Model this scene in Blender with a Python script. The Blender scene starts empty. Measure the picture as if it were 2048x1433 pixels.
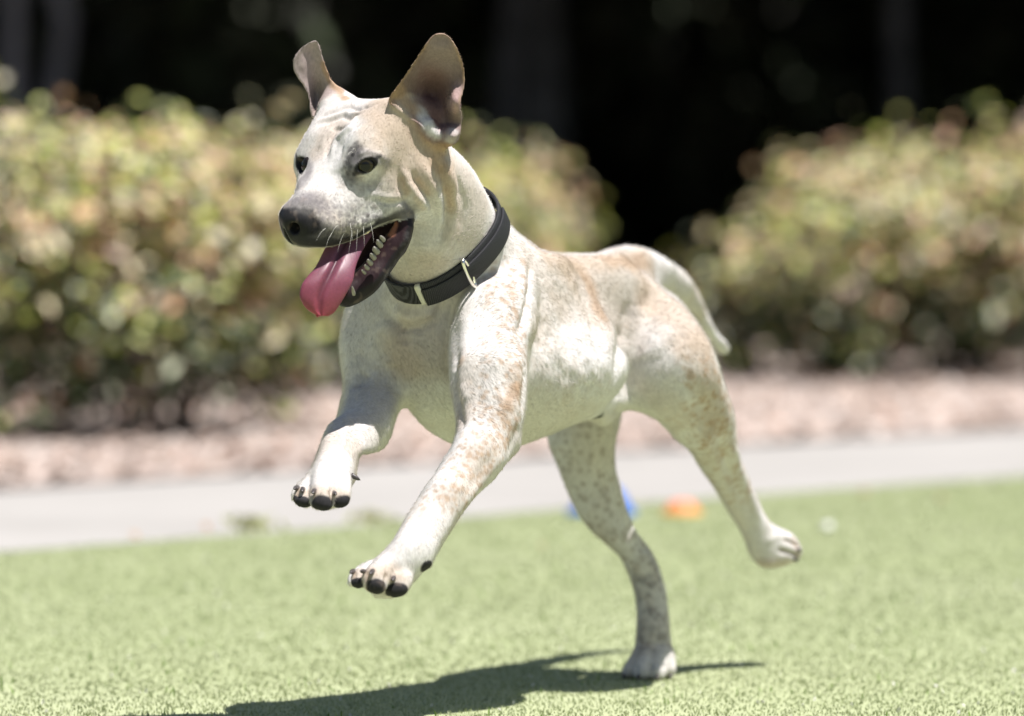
import bpy, bmesh, math, random
import numpy as np
from mathutils import Vector, Matrix

# ---------------------------------------------------------------- camera, sky, sun, exposure
S = bpy.context.scene
COL = S.collection
CAM_H, PITCH, KPX = 0.60, math.atan(481.5/11378.0), 11378.0
cam_data = bpy.data.cameras.new("camera")
cam = bpy.data.objects.new("camera", cam_data)
COL.objects.link(cam)
cam.location = (0, 0, CAM_H)
cam.rotation_euler = (math.pi/2 - PITCH, 0, 0)
cam_data.lens = 200.0
cam_data.sensor_width = 36.0
cam_data.clip_start = 0.1
cam_data.clip_end = 400.0
cam_data.dof.use_dof = True
cam_data.dof.focus_distance = 5.53
cam_data.dof.aperture_fstop = 3.9
S.camera = cam

SUN = Vector((0.29, -0.12, 0.95)).normalized()
elev = math.asin(SUN.z)
azim = math.atan2(SUN.x, SUN.y)
W = bpy.data.worlds.new("World")
S.world = W
W.use_nodes = True
nt = W.node_tree
sky = nt.nodes.new("ShaderNodeTexSky")
sky.sky_type = 'NISHITA'
sky.sun_disc = False
sky.sun_elevation = elev
sky.sun_rotation = azim
sky.air_density = 1.0
bg = nt.nodes["Background"]
nt.links.new(sky.outputs[0], bg.inputs[0])
bg.inputs[1].default_value = 0.055
sd = bpy.data.lights.new("sun", 'SUN')
sd.energy = 5.0
sd.angle = math.radians(0.5)
sd.color = (1.0, 0.965, 0.935)
sun = bpy.data.objects.new("sun", sd)
COL.objects.link(sun)
sun.location = (3, -2, 8)
sun.rotation_euler = SUN.to_track_quat('Z', 'Y').to_euler()
S.view_settings.view_transform = 'Standard'
S.view_settings.look = 'None'
S.view_settings.exposure = 0.68
S.view_settings.gamma = 1.0
S.view_settings.use_curve_mapping = False
S.render.engine = 'CYCLES'
S.cycles.max_bounces = 6
S.cycles.diffuse_bounces = 4
S.cycles.transparent_max_bounces = 4
S.cycles.use_denoising = True

# ---------------------------------------------------------------- helpers
CP, SP = math.cos(PITCH), math.sin(PITCH)
def P3(px, py, y):
    """world point that lies at depth y (metres in front of the camera along the ground) under a photo pixel"""
    a, b = (px-1024.0)/KPX, (716.5-py)/KPX
    dx, dy, dz = a, CP + b*SP, -SP + b*CP
    t = y/dy
    return np.array((dx*t, y, CAM_H + dz*t))
def GP(px, py, z=0.0):
    a, b = (px-1024.0)/KPX, (716.5-py)/KPX
    dy, dz = CP + b*SP, -SP + b*CP
    t = (z-CAM_H)/dz
    return (a*t, dy*t, z)
def proj(P):
    x, y, z = P[..., 0], P[..., 1], P[..., 2]-CAM_H
    d = y*CP - z*SP
    v = y*SP + z*CP
    return 1024.0 + KPX*x/d, 716.5 - KPX*v/d

def tag(o, label=None, cat=None, group=None, kind=None):
    if label: o["label"] = label
    if cat: o["category"] = cat
    if group: o["group"] = group
    if kind: o["kind"] = kind
    return o
def link(name, me, mat=None, parent=None, smooth=False):
    o = bpy.data.objects.new(name, me)
    COL.objects.link(o)
    if mat is not None: me.materials.append(mat)
    if parent is not None:
        o.parent = parent
        w = Vector((0, 0, 0)); q = parent
        while q is not None: w += q.location; q = q.parent
        o.location = -w
    if smooth: me.polygons.foreach_set("use_smooth", [True]*len(me.polygons))
    return o
def mesh_np(name, V, F):
    """mesh from numpy arrays, all faces with the same number of corners"""
    V = np.asarray(V, np.float32); F = np.asarray(F, np.int32)
    me = bpy.data.meshes.new(name)
    n, k = F.shape
    me.vertices.add(len(V)); me.vertices.foreach_set("co", V.ravel())
    me.loops.add(n*k); me.loops.foreach_set("vertex_index", F.ravel())
    me.polygons.add(n)
    me.polygons.foreach_set("loop_start", np.arange(0, n*k, k, dtype=np.int32))
    me.update(calc_edges=True)
    me.validate()
    return me
def set_col(me, name, C):
    a = me.color_attributes.new(name, 'FLOAT_COLOR', 'POINT')
    C = np.asarray(C, np.float32)
    if C.shape[1] == 3: C = np.concatenate([C, np.ones((len(C), 1), np.float32)], 1)
    a.data.foreach_set("color", C.ravel())
def bm_mesh(name, bm):
    me = bpy.data.meshes.new(name)
    bm.to_mesh(me); bm.free()
    return me
def empty(name, loc):
    o = bpy.data.objects.new(name, None)
    COL.objects.link(o)
    o.location = loc
    o.empty_display_size = 0.05
    return o

def mat_new(name, rough=0.8, spec=0.3):
    m = bpy.data.materials.new(name)
    m.use_nodes = True
    p = m.node_tree.nodes["Principled BSDF"]
    p.inputs["Roughness"].default_value = rough
    p.inputs["Specular IOR Level"].default_value = spec
    return m, m.node_tree, p
def N(nt, t, **kw):
    n = nt.nodes.new(t)
    for k, v in kw.items():
        if k in n.inputs: n.inputs[k].default_value = v
        else: setattr(n, k, v)
    return n
def ramp(nt, stops):
    r = nt.nodes.new("ShaderNodeValToRGB")
    e = r.color_ramp.elements
    while len(e) < len(stops): e.new(0.5)
    for i, (p, c) in enumerate(stops):
        e[i].position = p
        e[i].color = (*c, 1)
    return r
def noise_mat(name, stops, scale=20, detail=6, rough=0.85, bump=0.0, bscale=None, spec=0.25, bdist=0.01):
    m, t, p = mat_new(name, rough, spec)
    tc = N(t, "ShaderNodeTexCoord")
    n = N(t, "ShaderNodeTexNoise", Scale=scale, Detail=detail)
    t.links.new(tc.outputs["Object"], n.inputs["Vector"])
    r = ramp(t, stops)
    t.links.new(n.outputs[0], r.inputs[0])
    t.links.new(r.outputs[0], p.inputs["Base Color"])
    if bump:
        n2 = N(t, "ShaderNodeTexNoise", Scale=bscale or scale*3, Detail=8)
        t.links.new(tc.outputs["Object"], n2.inputs["Vector"])
        b = N(t, "ShaderNodeBump", Strength=bump, Distance=bdist)
        t.links.new(n2.outputs[0], b.inputs["Height"])
        t.links.new(b.outputs[0], p.inputs["Normal"])
    return m
def attr_mat(name, rough=0.7, spec=0.3, trans=0.0, fine=0.0, fscale=200):
    """material whose colour is the mesh's own colour attribute 'tint', with a fine mottling"""
    m, t, p = mat_new(name, rough, spec)
    a = N(t, "ShaderNodeAttribute"); a.attribute_name = "tint"
    src = a.outputs["Color"]
    if fine:
        tc = N(t, "ShaderNodeTexCoord")
        n = N(t, "ShaderNodeTexNoise", Scale=fscale, Detail=4)
        t.links.new(tc.outputs["Object"], n.inputs["Vector"])
        mr = N(t, "ShaderNodeMapRange"); mr.inputs[3].default_value = 1-fine; mr.inputs[4].default_value = 1+fine
        t.links.new(n.outputs[0], mr.inputs[0])
        mx = N(t, "ShaderNodeMix", data_type='RGBA', blend_type='MULTIPLY'); mx.inputs[0].default_value = 1.0
        t.links.new(src, mx.inputs[6]); t.links.new(mr.outputs[0], mx.inputs[7])
        src = mx.outputs[2]
    t.links.new(src, p.inputs["Base Color"])
    if trans:
        tr = N(t, "ShaderNodeBsdfTranslucent")
        t.links.new(src, tr.inputs[0])
        ms = N(t, "ShaderNodeMixShader"); ms.inputs[0].default_value = trans
        t.links.new(p.outputs[0], ms.inputs[1]); t.links.new(tr.outputs[0], ms.inputs[2])
        t.links.new(ms.outputs[0], t.nodes["Material Output"].inputs[0])
    return m
RNG = np.random.default_rng(7)
NROT = np.array(Matrix.Rotation(.9, 3, 'X') @ Matrix.Rotation(.7, 3, 'Y') @ Matrix.Rotation(1.1, 3, 'Z'))
def vnoise(P, freq, seed=0):
    """smooth 3-D value noise in 0..1"""
    Q = (np.asarray(P, np.float64)@NROT)*freq + seed*17.31
    I = np.floor(Q).astype(np.int64); f = Q-I
    f = f*f*(3-2*f)
    def h(i, j, k):
        n = (i*374761393 + j*668265263 + k*2147483647 + seed*1013) & 0x7fffffff
        n = ((n ^ (n >> 13))*1274126177) & 0x7fffffff
        n = (n ^ (n >> 16)) & 0xffff
        return n/65535.0
    x, y, z = I[..., 0], I[..., 1], I[..., 2]
    fx, fy, fz = f[..., 0], f[..., 1], f[..., 2]
    def lx(j, k): return h(x, y+j, z+k)*(1-fx) + h(x+1, y+j, z+k)*fx
    def ly(k): return lx(0, k)*(1-fy) + lx(1, k)*fy
    return ly(0)*(1-fz) + ly(1)*fz
def fbm(P, freq, seed=0, octv=3):
    s, a, t = 0, 0.5, 0
    for i in range(octv):
        s = s + a*vnoise(P, freq*2.07**i, seed+i); t += a; a *= 0.5; P = np.asarray(P)@NROT
    return s/t
# ---------------------------------------------------------------- the ground
def poly_sheet(name, pts, z, mat, sub=0):
    me = bpy.data.meshes.new(name)
    me.from_pydata([(x, y, z) for x, y in pts], [], [list(range(len(pts)))])
    o = link(name, me, mat)
    tag(o, kind="structure")
    return o
def edge_turf(x):   # turf / path border, runs away to the right
    return 8.60 + 1.02*x + 0.03*math.sin(x*3.1) - 0.05*max(0, -x)**2
def edge_mulch(x):
    return 10.10 + 0.98*x + 0.05*math.sin(x*2.3+1)
m_soil = noise_mat("soil", [(0.3, (0.05, 0.035, 0.025)), (0.7, (0.12, 0.085, 0.06))], 6, bump=0.4)
poly_sheet("ground", [(-150, -30), (150, -30), (150, 300), (-150, 300)], -0.03, m_soil)
# synthetic turf backing
m_turf, t, p = mat_new("turf_backing", 0.9, 0.15)
tc = N(t, "ShaderNodeTexCoord")
n1 = N(t, "ShaderNodeTexNoise", Scale=1.6, Detail=5)
n2 = N(t, "ShaderNodeTexNoise", Scale=160, Detail=4)
t.links.new(tc.outputs["Object"], n1.inputs["Vector"]); t.links.new(tc.outputs["Object"], n2.inputs["Vector"])
ad = N(t, "ShaderNodeMath", operation='ADD')
t.links.new(n1.outputs[0], ad.inputs[0]); t.links.new(n2.outputs[0], ad.inputs[1])
r = ramp(t, [(0.35, (0.34, 0.38, 0.205)), (0.65, (0.40, 0.43, 0.26))])
hf = N(t, "ShaderNodeMath", operation='MULTIPLY'); hf.inputs[1].default_value = 0.5
t.links.new(ad.outputs[0], hf.inputs[0]); t.links.new(hf.outputs[0], r.inputs[0]); t.links.new(r.outputs[0], p.inputs["Base Color"])
bp = N(t, "ShaderNodeBump", Strength=0.5, Distance=0.01)
t.links.new(n2.outputs[0], bp.inputs["Height"]); t.links.new(bp.outputs[0], p.inputs["Normal"])
xs = np.linspace(-6, 6, 61)
poly_sheet("lawn", [(-6, -4), (6, -4)] + [(x, edge_turf(x) if x < 2.5 else edge_turf(2.5)+0.9*(x-2.5)) for x in xs[::-1]], 0.0, m_turf)
m_path = noise_mat("concrete", [(0.25, (0.31, 0.295, 0.275)), (0.75, (0.37, 0.352, 0.33))], 3, 8, 0.9, bump=0.15, bscale=120, bdist=0.003)
poly_sheet("path", [(x, edge_turf(x)-0.15) for x in xs] + [(x, edge_mulch(x)+0.1) for x in xs[::-1]], -0.008, m_path)
m_mulch = noise_mat("mulch", [(0.25, (0.32, 0.255, 0.22)), (0.5, (0.42, 0.345, 0.305)), (0.75, (0.49, 0.42, 0.375))], 14, 10, 0.95, bump=0.8, bscale=70)
poly_sheet("mulch_bed", [(x, edge_mulch(x)) for x in xs] + [(7, 19), (-7, 19)], -0.004, m_mulch)

# loose wood chips on the bed
def scatter_quads(name, pos, size, aspect, tilt, cols, mat, rng, up=None):
    n = len(pos)
    az = rng.uniform(0, 2*math.pi, n); tl = rng.normal(0, tilt, n)
    u = np.stack([np.cos(az)*np.cos(tl), np.sin(az)*np.cos(tl), np.sin(tl)], 1)
    tl2 = rng.normal(0, tilt, n)
    v = np.stack([-np.sin(az)*np.cos(tl2), np.cos(az)*np.cos(tl2), np.sin(tl2)], 1)
    L = (size*rng.uniform(0.6, 1.4, n))[:, None]; Wd = L*aspect
    q = [pos-u*L-v*Wd, pos+u*L*0.9-v*Wd*0.8, pos+u*L+v*Wd, pos-u*L*0.8+v*Wd*0.9]
    V = np.stack(q, 1).reshape(-1, 3)
    F = np.arange(4*n).reshape(n, 4)
    me = mesh_np(name, V, F)
    set_col(me, "tint", np.repeat(cols, 4, 0))
    return me
rng = np.random.default_rng(3)
nch = 9000
cx = rng.uniform(-2.6, 3.2, nch)
cy = 10.10+0.98*cx + rng.uniform(0, 1, nch)**1.5*5.0
chip_c = np.array([(0.47, 0.375, 0.325), (0.54, 0.465, 0.415), (0.33, 0.25, 0.20), (0.42, 0.33, 0.275), (0.48, 0.31, 0.23)])[rng.choice(5, nch, p=[.34, .3, .14, .17, .05])]
me = scatter_quads("wood_chips", np.stack([cx, cy, rng.uniform(0.002, 0.010, nch)], 1), 0.018, 0.4, 0.35, chip_c*rng.uniform(.8, 1.15, (nch, 1)), None, rng)
m_chip = attr_mat("wood_chip", 0.9, 0.1)
o = link("wood_chips", me, m_chip)
tag(o, "loose pale wood chips covering the planting bed", "wood chips", kind="stuff")

# turf blades: short curled synthetic blades, thick round the strip of lawn that the lens holds sharp
def blades(name, n, xr, yr, h, w, rng, seed, lean=0.6):
    x = rng.uniform(*xr, n); y = rng.uniform(*yr, n)
    k = y < np.array([edge_turf(v) for v in x]) + 0.01
    # keep only the blades standing inside a widened view wedge
    k &= np.abs(x) < 0.115*y + 0.25
    x, y = x[k], y[k]; n = len(x)
    P = np.stack([x, y, np.zeros(n)], 1)
    d = fbm(P, 3.0, seed); d2 = fbm(P, 40.0, seed+5, 2)
    hh = h*rng.uniform(0.55, 1.25, n)*(0.65+0.7*d2)
    tall = (rng.random(n) < 0.012) & (fbm(P, 9.0, seed+9, 2) > .5)
    hh[tall] *= rng.uniform(2, 4.2, tall.sum())
    dry = rng.random(n) < 0.0022
    hh[dry] *= 1.6
    az = rng.uniform(0, 2*math.pi, n)
    ln = np.abs(rng.normal(0, lean, n))
    dirv = np.stack([np.cos(az), np.sin(az), np.zeros(n)], 1)
    side = np.stack([-np.sin(az), np.cos(az), np.zeros(n)], 1)
    tw = rng.uniform(-0.8, 0.8, n)[:, None]
    side = side*np.cos(tw) + dirv*np.sin(tw)
    ww = (w*rng.uniform(0.7, 1.3, n)*np.where(dry, 2.6, 1))[:, None]
    up = np.array([0, 0, 1.0])
    mid = P + (up*0.55 + dirv*(0.25*ln)[:, None])*hh[:, None]
    tip = P + (up*(0.55+0.4*np.cos(ln))[:, None] + dirv*(0.25*ln+0.55*np.sin(ln))[:, None])*hh[:, None]
    V = np.stack([P-side*ww*.5, P+side*ww*.5, mid-side*ww*.45, mid+side*ww*.45, tip], 1).reshape(-1, 3)
    b = np.arange(n)[:, None]*5
    F = np.concatenate([b+[0, 1, 3], b+[0, 3, 2], b+[2, 3, 4]], 0)
    me = mesh_np(name, V, F)
    pal = np.array([(0.315, 0.355, 0.185), (0.345, 0.38, 0.215), (0.33, 0.366, 0.20), (0.365, 0.39, 0.25), (0.28, 0.325, 0.15)])
    c = pal[rng.choice(5, n, p=[.24, .3, .28, .12, .06])]*(0.85+0.3*d)[:, None]
    c[tall] = np.array((.16, .25, .05))*rng.uniform(.8, 1.4, (tall.sum(), 1))
    c[dry] = np.array((.72, .70, .62))
    set_col(me, "tint", np.repeat(c, 5, 0))
    return me
m_blade = attr_mat("turf_blade", 0.75, 0.12, trans=0.18)
o = link("turf_grass", blades("turf_grass", 460000, (-1.3, 1.4), (5.2, 9.9), 0.0032, 0.0014, np.random.default_rng(5), 2), m_blade)
tag(o, "short pale green turf blades carpeting the play lawn", "grass", kind="stuff")

# ---------------------------------------------------------------- foliage
def leaf_mesh(name, pos, nrm, size, cols, rng, aspect=0.5, fold=0.18):
    """many real leaves: six-point pointed ovals folded along the midrib"""
    n = len(pos)
    nrm = nrm/np.linalg.norm(nrm, axis=1, keepdims=True)
    a = rng.normal(size=(n, 3))
    u = np.cross(nrm, a); u /= np.linalg.norm(u, axis=1, keepdims=True)
    v = np.cross(nrm, u)
    L = (size*rng.uniform(0.7, 1.3, n))[:, None]; Wd = L*aspect; H = L*fold
    p0 = pos-u*L*.5; p3 = pos+u*L*.5-nrm*H*.6
    p1 = pos-u*L*.1+v*Wd*.5+nrm*H; p2 = pos+u*L*.22+v*Wd*.4+nrm*H*.6
    p5 = pos-u*L*.1-v*Wd*.5+nrm*H; p4 = pos+u*L*.22-v*Wd*.4+nrm*H*.6
    V = np.stack([p0, p1, p2, p3, p4, p5], 1).reshape(-1, 3)
    b = np.arange(n)[:, None]*6
    F = np.concatenate([b+[0, 1, 2, 3], b+[0, 3, 4, 5]], 0)
    me = mesh_np(name, V, F)
    set_col(me, "tint", np.repeat(cols, 6, 0))
    return me
m_leaf = attr_mat("shrub_leaf", 0.38, 0.38, trans=0.2)
m_twig = noise_mat("twig", [(0.3, (0.06, 0.04, 0.03)), (0.7, (0.14, 0.10, 0.075))], 40)
def tube(bm, pts, rad, seg=7):
    rings = []
    for i, (p, r) in enumerate(zip(pts, rad)):
        p = Vector(p)
        d = (Vector(pts[min(i+1, len(pts)-1)])-Vector(pts[max(i-1, 0)])).normalized()
        a = d.orthogonal().normalized(); b = d.cross(a)
        if rings:
            # keep the frame from spinning
            ref = rings[-1][0].co-Vector(pts[i-1])
            a = (ref-d*ref.dot(d)).normalized(); b = d.cross(a)
        rings.append([bm.verts.new(p+(a*math.cos(2*math.pi*k/seg)+b*math.sin(2*math.pi*k/seg))*r) for k in range(seg)])
    for A, B in zip(rings, rings[1:]):
        for k in range(seg):
            bm.faces.new((A[k], A[(k+1) % seg], B[(k+1) % seg], B[k]))
    bm.faces.new(rings[0][::-1]); bm.faces.new(rings[-1])
SHRUB_PAL_TOP = np.array([(0.76, 0.66, 0.40), (0.78, 0.50, 0.36), (0.62, 0.66, 0.22), (0.50, 0.56, 0.11), (0.80, 0.75, 0.56), (0.72, 0.44, 0.24)])  # new-growth tints, brightened to stand in for sun glare on the tops
SHRUB_PAL_LOW = np.array([(0.035, 0.055, 0.018), (0.07, 0.10, 0.03), (0.58, 0.62, 0.18), (0.74, 0.78, 0.56), (0.34, 0.17, 0.10), (0.74, 0.54, 0.45)])  # leaves darkened for the shade low down, sparse bright ones for sun glints
def shrub(loc, rx, ry, h, n, label, seed, group, leaf=0.038, top=0.55):
    rng = np.random.default_rng(seed)
    root = empty("shrub", loc)
    tag(root, label, "shrub", group)
    # leaf clumps through the outer shell of an uneven mound
    nc = max(40, n//22)
    th = rng.uniform(0, 2*math.pi, nc); s = rng.uniform(0, 1, nc)
    zc = h*(0.10+0.86*s**0.8)
    prof = np.where(s < .6, 0.86+0.14*np.sin(s/.6*math.pi*.5), np.sqrt(np.clip(1-(np.maximum(s-.6, 0)/.47)**2.4, 0.02, 1)))
    rr = prof*np.sqrt(rng.uniform(0.35, 1.0, nc))
    C = np.stack([loc[0]+rx*rr*np.cos(th), loc[1]+ry*rr*np.sin(th), zc], 1)
    C += rng.normal(0, 0.025, C.shape)
    k = rng.integers(0, nc, n)
    pos = C[k] + rng.normal(0, 0.05, (n, 3))*np.array([1, 1, 0.85])
    pos[:, 2] = np.maximum(pos[:, 2], 0.04)
    ctr = np.array([loc[0], loc[1], h*.35])
    nrm = (pos-ctr)/np.array([rx, ry, h*.7]) + rng.normal(0, 0.5, (n, 3)) + np.array([.2, -.15, 1.1])
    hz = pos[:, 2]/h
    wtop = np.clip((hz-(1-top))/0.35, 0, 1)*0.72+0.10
    young_lit = (rng.random(n) < wtop) & (rng.random(n) < .8)
    c = np.where(young_lit[:, None], SHRUB_PAL_TOP[rng.choice(6, n, p=[.3, .16, .2, .14, .12, .08])], SHRUB_PAL_LOW[rng.choice(6, n, p=[.44, .33, .09, .05, .05, .04])])
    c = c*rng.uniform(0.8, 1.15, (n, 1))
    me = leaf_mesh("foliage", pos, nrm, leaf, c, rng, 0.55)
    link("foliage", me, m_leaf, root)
    bm = bmesh.new()
    for i in range(9):
        a = rng.uniform(0, 6.28); q = rng.uniform(.3, .8)
        tube(bm, [(loc[0]+.05*math.cos(a), loc[1]+.05*math.sin(a), -.02), (loc[0]+rx*q*.5*math.cos(a), loc[1]+ry*q*.5*math.sin(a), h*.3), (loc[0]+rx*q*math.cos(a), loc[1]+ry*q*math.sin(a), h*.75)], [.012, .009, .004], 6)
    link("stem", bm_mesh("stem", bm), m_twig, root)
    return root
def at(px, Y):
    return ((px-1024)/KPX*Y, Y, 0.0)
HG = "clipped shrubs in the planting bed"
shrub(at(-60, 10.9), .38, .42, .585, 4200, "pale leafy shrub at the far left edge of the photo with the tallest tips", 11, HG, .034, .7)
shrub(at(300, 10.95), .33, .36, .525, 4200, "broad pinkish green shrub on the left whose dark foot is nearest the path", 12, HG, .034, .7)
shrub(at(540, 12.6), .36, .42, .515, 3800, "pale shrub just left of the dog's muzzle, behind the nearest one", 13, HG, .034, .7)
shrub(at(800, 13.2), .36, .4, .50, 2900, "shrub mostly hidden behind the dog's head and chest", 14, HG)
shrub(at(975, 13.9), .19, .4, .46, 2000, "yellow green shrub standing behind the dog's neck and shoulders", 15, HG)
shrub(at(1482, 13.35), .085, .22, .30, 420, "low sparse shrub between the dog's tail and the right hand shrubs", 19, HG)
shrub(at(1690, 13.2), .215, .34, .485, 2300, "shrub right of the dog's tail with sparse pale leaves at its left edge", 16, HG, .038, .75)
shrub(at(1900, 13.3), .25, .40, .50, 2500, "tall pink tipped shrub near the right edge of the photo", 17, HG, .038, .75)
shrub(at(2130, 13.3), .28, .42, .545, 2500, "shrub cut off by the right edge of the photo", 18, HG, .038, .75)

# ---------------------------------------------------------------- shady trees behind
m_bark = noise_mat("bark", [(0.3, (0.08, 0.08, 0.085)), (0.7, (0.19, 0.19, 0.205))], 9, 8, 0.9, bump=0.7, bscale=30, bdist=0.02)
m_bark2 = noise_mat("dark_bark", [(0.3, (0.03, 0.03, 0.03)), (0.7, (0.07, 0.07, 0.072))], 9, 8, 0.9, bump=0.7, bscale=30, bdist=0.02)
m_under = attr_mat("understory_leaf", .6, .2)
m_crown = attr_mat("tree_leaf", 0.5, 0.35, trans=0.12)
def tree(x, y, r, lean, cz, cr, n, label, seed, bark=None):
    rng = np.random.default_rng(seed)
    root = empty("shade_tree", (x, y, 0))
    tag(root, label, "tree", "shade trees behind the shrubs")
    bm = bmesh.new()
    pts, rad = [], []
    for i in range(9):
        q = i/8
        pts.append((x+lean*q*cz+rng.normal(0, .02), y+rng.normal(0, .02), -0.05+q*cz)); rad.append(r*(1.35 if i == 0 else 1)*(1-.45*q))
    tube(bm, pts, rad, 12)
    for i in range(7):
        a = i*0.9+rng.uniform(0, .5); b = Vector(pts[6])
        e = Vector((b.x+cr*.75*math.cos(a), b.y+cr*.75*math.sin(a), cz+rng.uniform(-.1, .9)*cr*.5))
        tube(bm, [b, b.lerp(e, .5)+Vector((0, 0, .15)), e], [r*.4, r*.25, r*.08], 7)
    link("trunk", bm_mesh("trunk", bm), bark or m_bark, root, True)
    nc = 120
    d = rng.normal(size=(nc, 3)); d /= np.linalg.norm(d, axis=1, keepdims=True)
    C = np.array([x+lean*cz, y, cz+cr*.25]) + d*(cr*rng.uniform(.25, 1, nc)**.5)[:, None]*np.array([1, 1, .55])
    k = rng.integers(0, nc, n)
    pos = C[k]+rng.normal(0, cr*.13, (n, 3))
    nrm = np.array([0, 0, 1])+rng.normal(0, .6, (n, 3))
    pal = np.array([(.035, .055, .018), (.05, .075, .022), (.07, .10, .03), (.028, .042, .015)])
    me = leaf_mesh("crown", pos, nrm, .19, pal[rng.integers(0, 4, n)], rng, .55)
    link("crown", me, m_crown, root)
def tx(px, Y): return (px-1024)/KPX*Y
tree(tx(18, 16.6), 16.6, .033, -.002, 2.3, 2.0, 5200, "slim grey tree trunk at the top left corner, the left one of a close pair", 31)
tree(tx(108, 16.9), 16.9, .036, .004, 2.5, 2.1, 5200, "slim grey tree trunk near the top left corner, the right one of a close pair", 32)
tree(tx(1025, 18.2), 18.2, .05, .003, 2.6, 2.3, 6000, "dark tree trunk behind the near ear of the dog", 33, m_bark2)
tree(tx(1795, 18.0), 18.0, .045, -.004, 2.4, 2.3, 6000, "dark tree trunk above the right hand shrubs", 34, m_bark2)
for i, (X, Y) in enumerate([(-4.5, 17.5), (4.6, 17.2), (-2.6, 20.5), (2.4, 20.8), (0.1, 22.5), (-5.6, 22), (5.4, 22)]):
    tree(X, Y, .11, .01, 2.7, 2.6, 6000, "dark shade tree standing deep in the grove behind the shrubs", 40+i)
# the dense understorey that closes the view
rng = np.random.default_rng(77)
n = 46000
pos = np.stack([rng.uniform(-9, 9, n), 24+rng.gamma(2.0, .7, n), rng.uniform(0, 1, n)**.8*3.9], 1)
pos[:, 1] += 1.2*np.sin(pos[:, 0]*1.3)+.8*np.sin(pos[:, 0]*3.1+pos[:, 2]*2)
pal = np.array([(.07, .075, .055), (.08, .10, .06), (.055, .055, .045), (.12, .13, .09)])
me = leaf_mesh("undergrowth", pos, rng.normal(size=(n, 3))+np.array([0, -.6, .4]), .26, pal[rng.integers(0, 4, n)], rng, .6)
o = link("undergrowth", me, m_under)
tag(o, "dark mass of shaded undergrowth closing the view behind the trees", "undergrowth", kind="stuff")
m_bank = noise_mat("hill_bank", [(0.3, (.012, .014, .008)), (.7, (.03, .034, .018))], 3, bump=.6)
bm = bmesh.new()
gx, gz = 60, 12
vs = [[bm.verts.new((-30+60*i/gx, 28.5+2.5*(j/gz)+.5*math.sin(i*.9+j), -.3+5.2*j/gz+.3*math.sin(i*.7))) for i in range(gx+1)] for j in range(gz+1)]
for j in range(gz):
    for i in range(gx):
        bm.faces.new((vs[j][i], vs[j][i+1], vs[j+1][i+1], vs[j+1][i]))
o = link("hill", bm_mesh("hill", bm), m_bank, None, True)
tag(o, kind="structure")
# ================================================================ the dog
# Implicit body: blended muscles and bones, meshed once into one continuous skin.
P3w = P3
def DY(y): return 5.97+(y-6.10)*1.25
def P3(x, y, d): return P3w(x, y, DY(d))
f_ = np.array((-.62, -.785, 0.)); f_ /= np.linalg.norm(f_)          # the way the dog runs
l_ = np.array((.785, -.62, 0.)); l_ /= np.linalg.norm(l_)           # the dog's left
z_ = np.array((0., 0., 1.))
HF = np.array((-.55, -.62, -.56)); HF /= np.linalg.norm(HF)         # head: muzzle, left, crown
HL = np.array((.748, -.664, 0.)); HL /= np.linalg.norm(HL)
HU = np.cross(HF, HL); HU /= np.linalg.norm(HU)
if HU[2] < 0: HU = -HU
HO = P3(748, 318, 5.77)
def hd(a, b, c): return HO + HF*a + HL*b + HU*c
MARG = 0.035
class Op:
    pass
def capsule(a, b, ra, rb, k=.015, sub=False):
    o = Op(); a, b = np.asarray(a, float), np.asarray(b, float)
    R = max(ra, rb)+MARG
    o.lo, o.hi = np.minimum(a, b)-R, np.maximum(a, b)+R
    ab = b-a; L2 = max(ab@ab, 1e-9)
    def fn(P):
        t = np.clip(((P-a)@ab)/L2, 0, 1)
        return np.linalg.norm(P-a-t[:, None]*ab, axis=1)-(ra+(rb-ra)*t)
    o.fn, o.k, o.sub = fn, k, sub
    return o
def ellip(c, B, r, k=.015, sub=False):
    o = Op(); c = np.asarray(c, float); B = np.array(B, float); r = np.asarray(r, float)
    ext = np.sqrt(((B*r[:, None])**2).sum(0))+MARG
    o.lo, o.hi = c-ext, c+ext
    def fn(P):
        q = (P-c)@B.T
        k0 = np.linalg.norm(q/r, axis=1); k1 = np.linalg.norm(q/(r*r), axis=1)
        return np.where(k1 > 1e-6, k0*(k0-1)/np.maximum(k1, 1e-6), -r.min())
    o.fn, o.k, o.sub = fn, k, sub
    return o
def poly_map(poly, pad=90, step=2.0):
    """signed distance (photo pixels) to a smooth closed outline, tabulated"""
    P = np.asarray(poly, float)
    lo = np.floor(P.min(0))-pad; hi = P.max(0)+pad
    gx = np.arange(lo[0], hi[0], step); gy = np.arange(lo[1], hi[1], step)
    X, Y = np.meshgrid(gx, gy, indexing='ij')
    D = np.full(X.shape, 1e9); inside = np.zeros(X.shape, bool)
    n = len(P)
    for i in range(n):
        a, b = P[i], P[(i+1) % n]; ab = b-a
        t = np.clip(((X-a[0])*ab[0]+(Y-a[1])*ab[1])/max(ab@ab, 1e-9), 0, 1)
        D = np.minimum(D, np.hypot(X-a[0]-t*ab[0], Y-a[1]-t*ab[1]))
        c = (a[1] > Y) != (b[1] > Y)
        xi = a[0]+(Y-a[1])/(ab[1] if ab[1] != 0 else 1e-9)*ab[0]
        inside ^= c & (X < xi)
    D = np.where(inside, -D, D)
    def look(u, v):
        i = np.clip((u-lo[0])/step, 0, len(gx)-1.001); j = np.clip((v-lo[1])/step, 0, len(gy)-1.001)
        i0 = i.astype(int); j0 = j.astype(int); fi = i-i0; fj = j-j0
        return (D[i0, j0]*(1-fi)*(1-fj)+D[i0+1, j0]*fi*(1-fj)+D[i0, j0+1]*(1-fi)*fj+D[i0+1, j0+1]*fi*fj)
    return look
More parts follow.
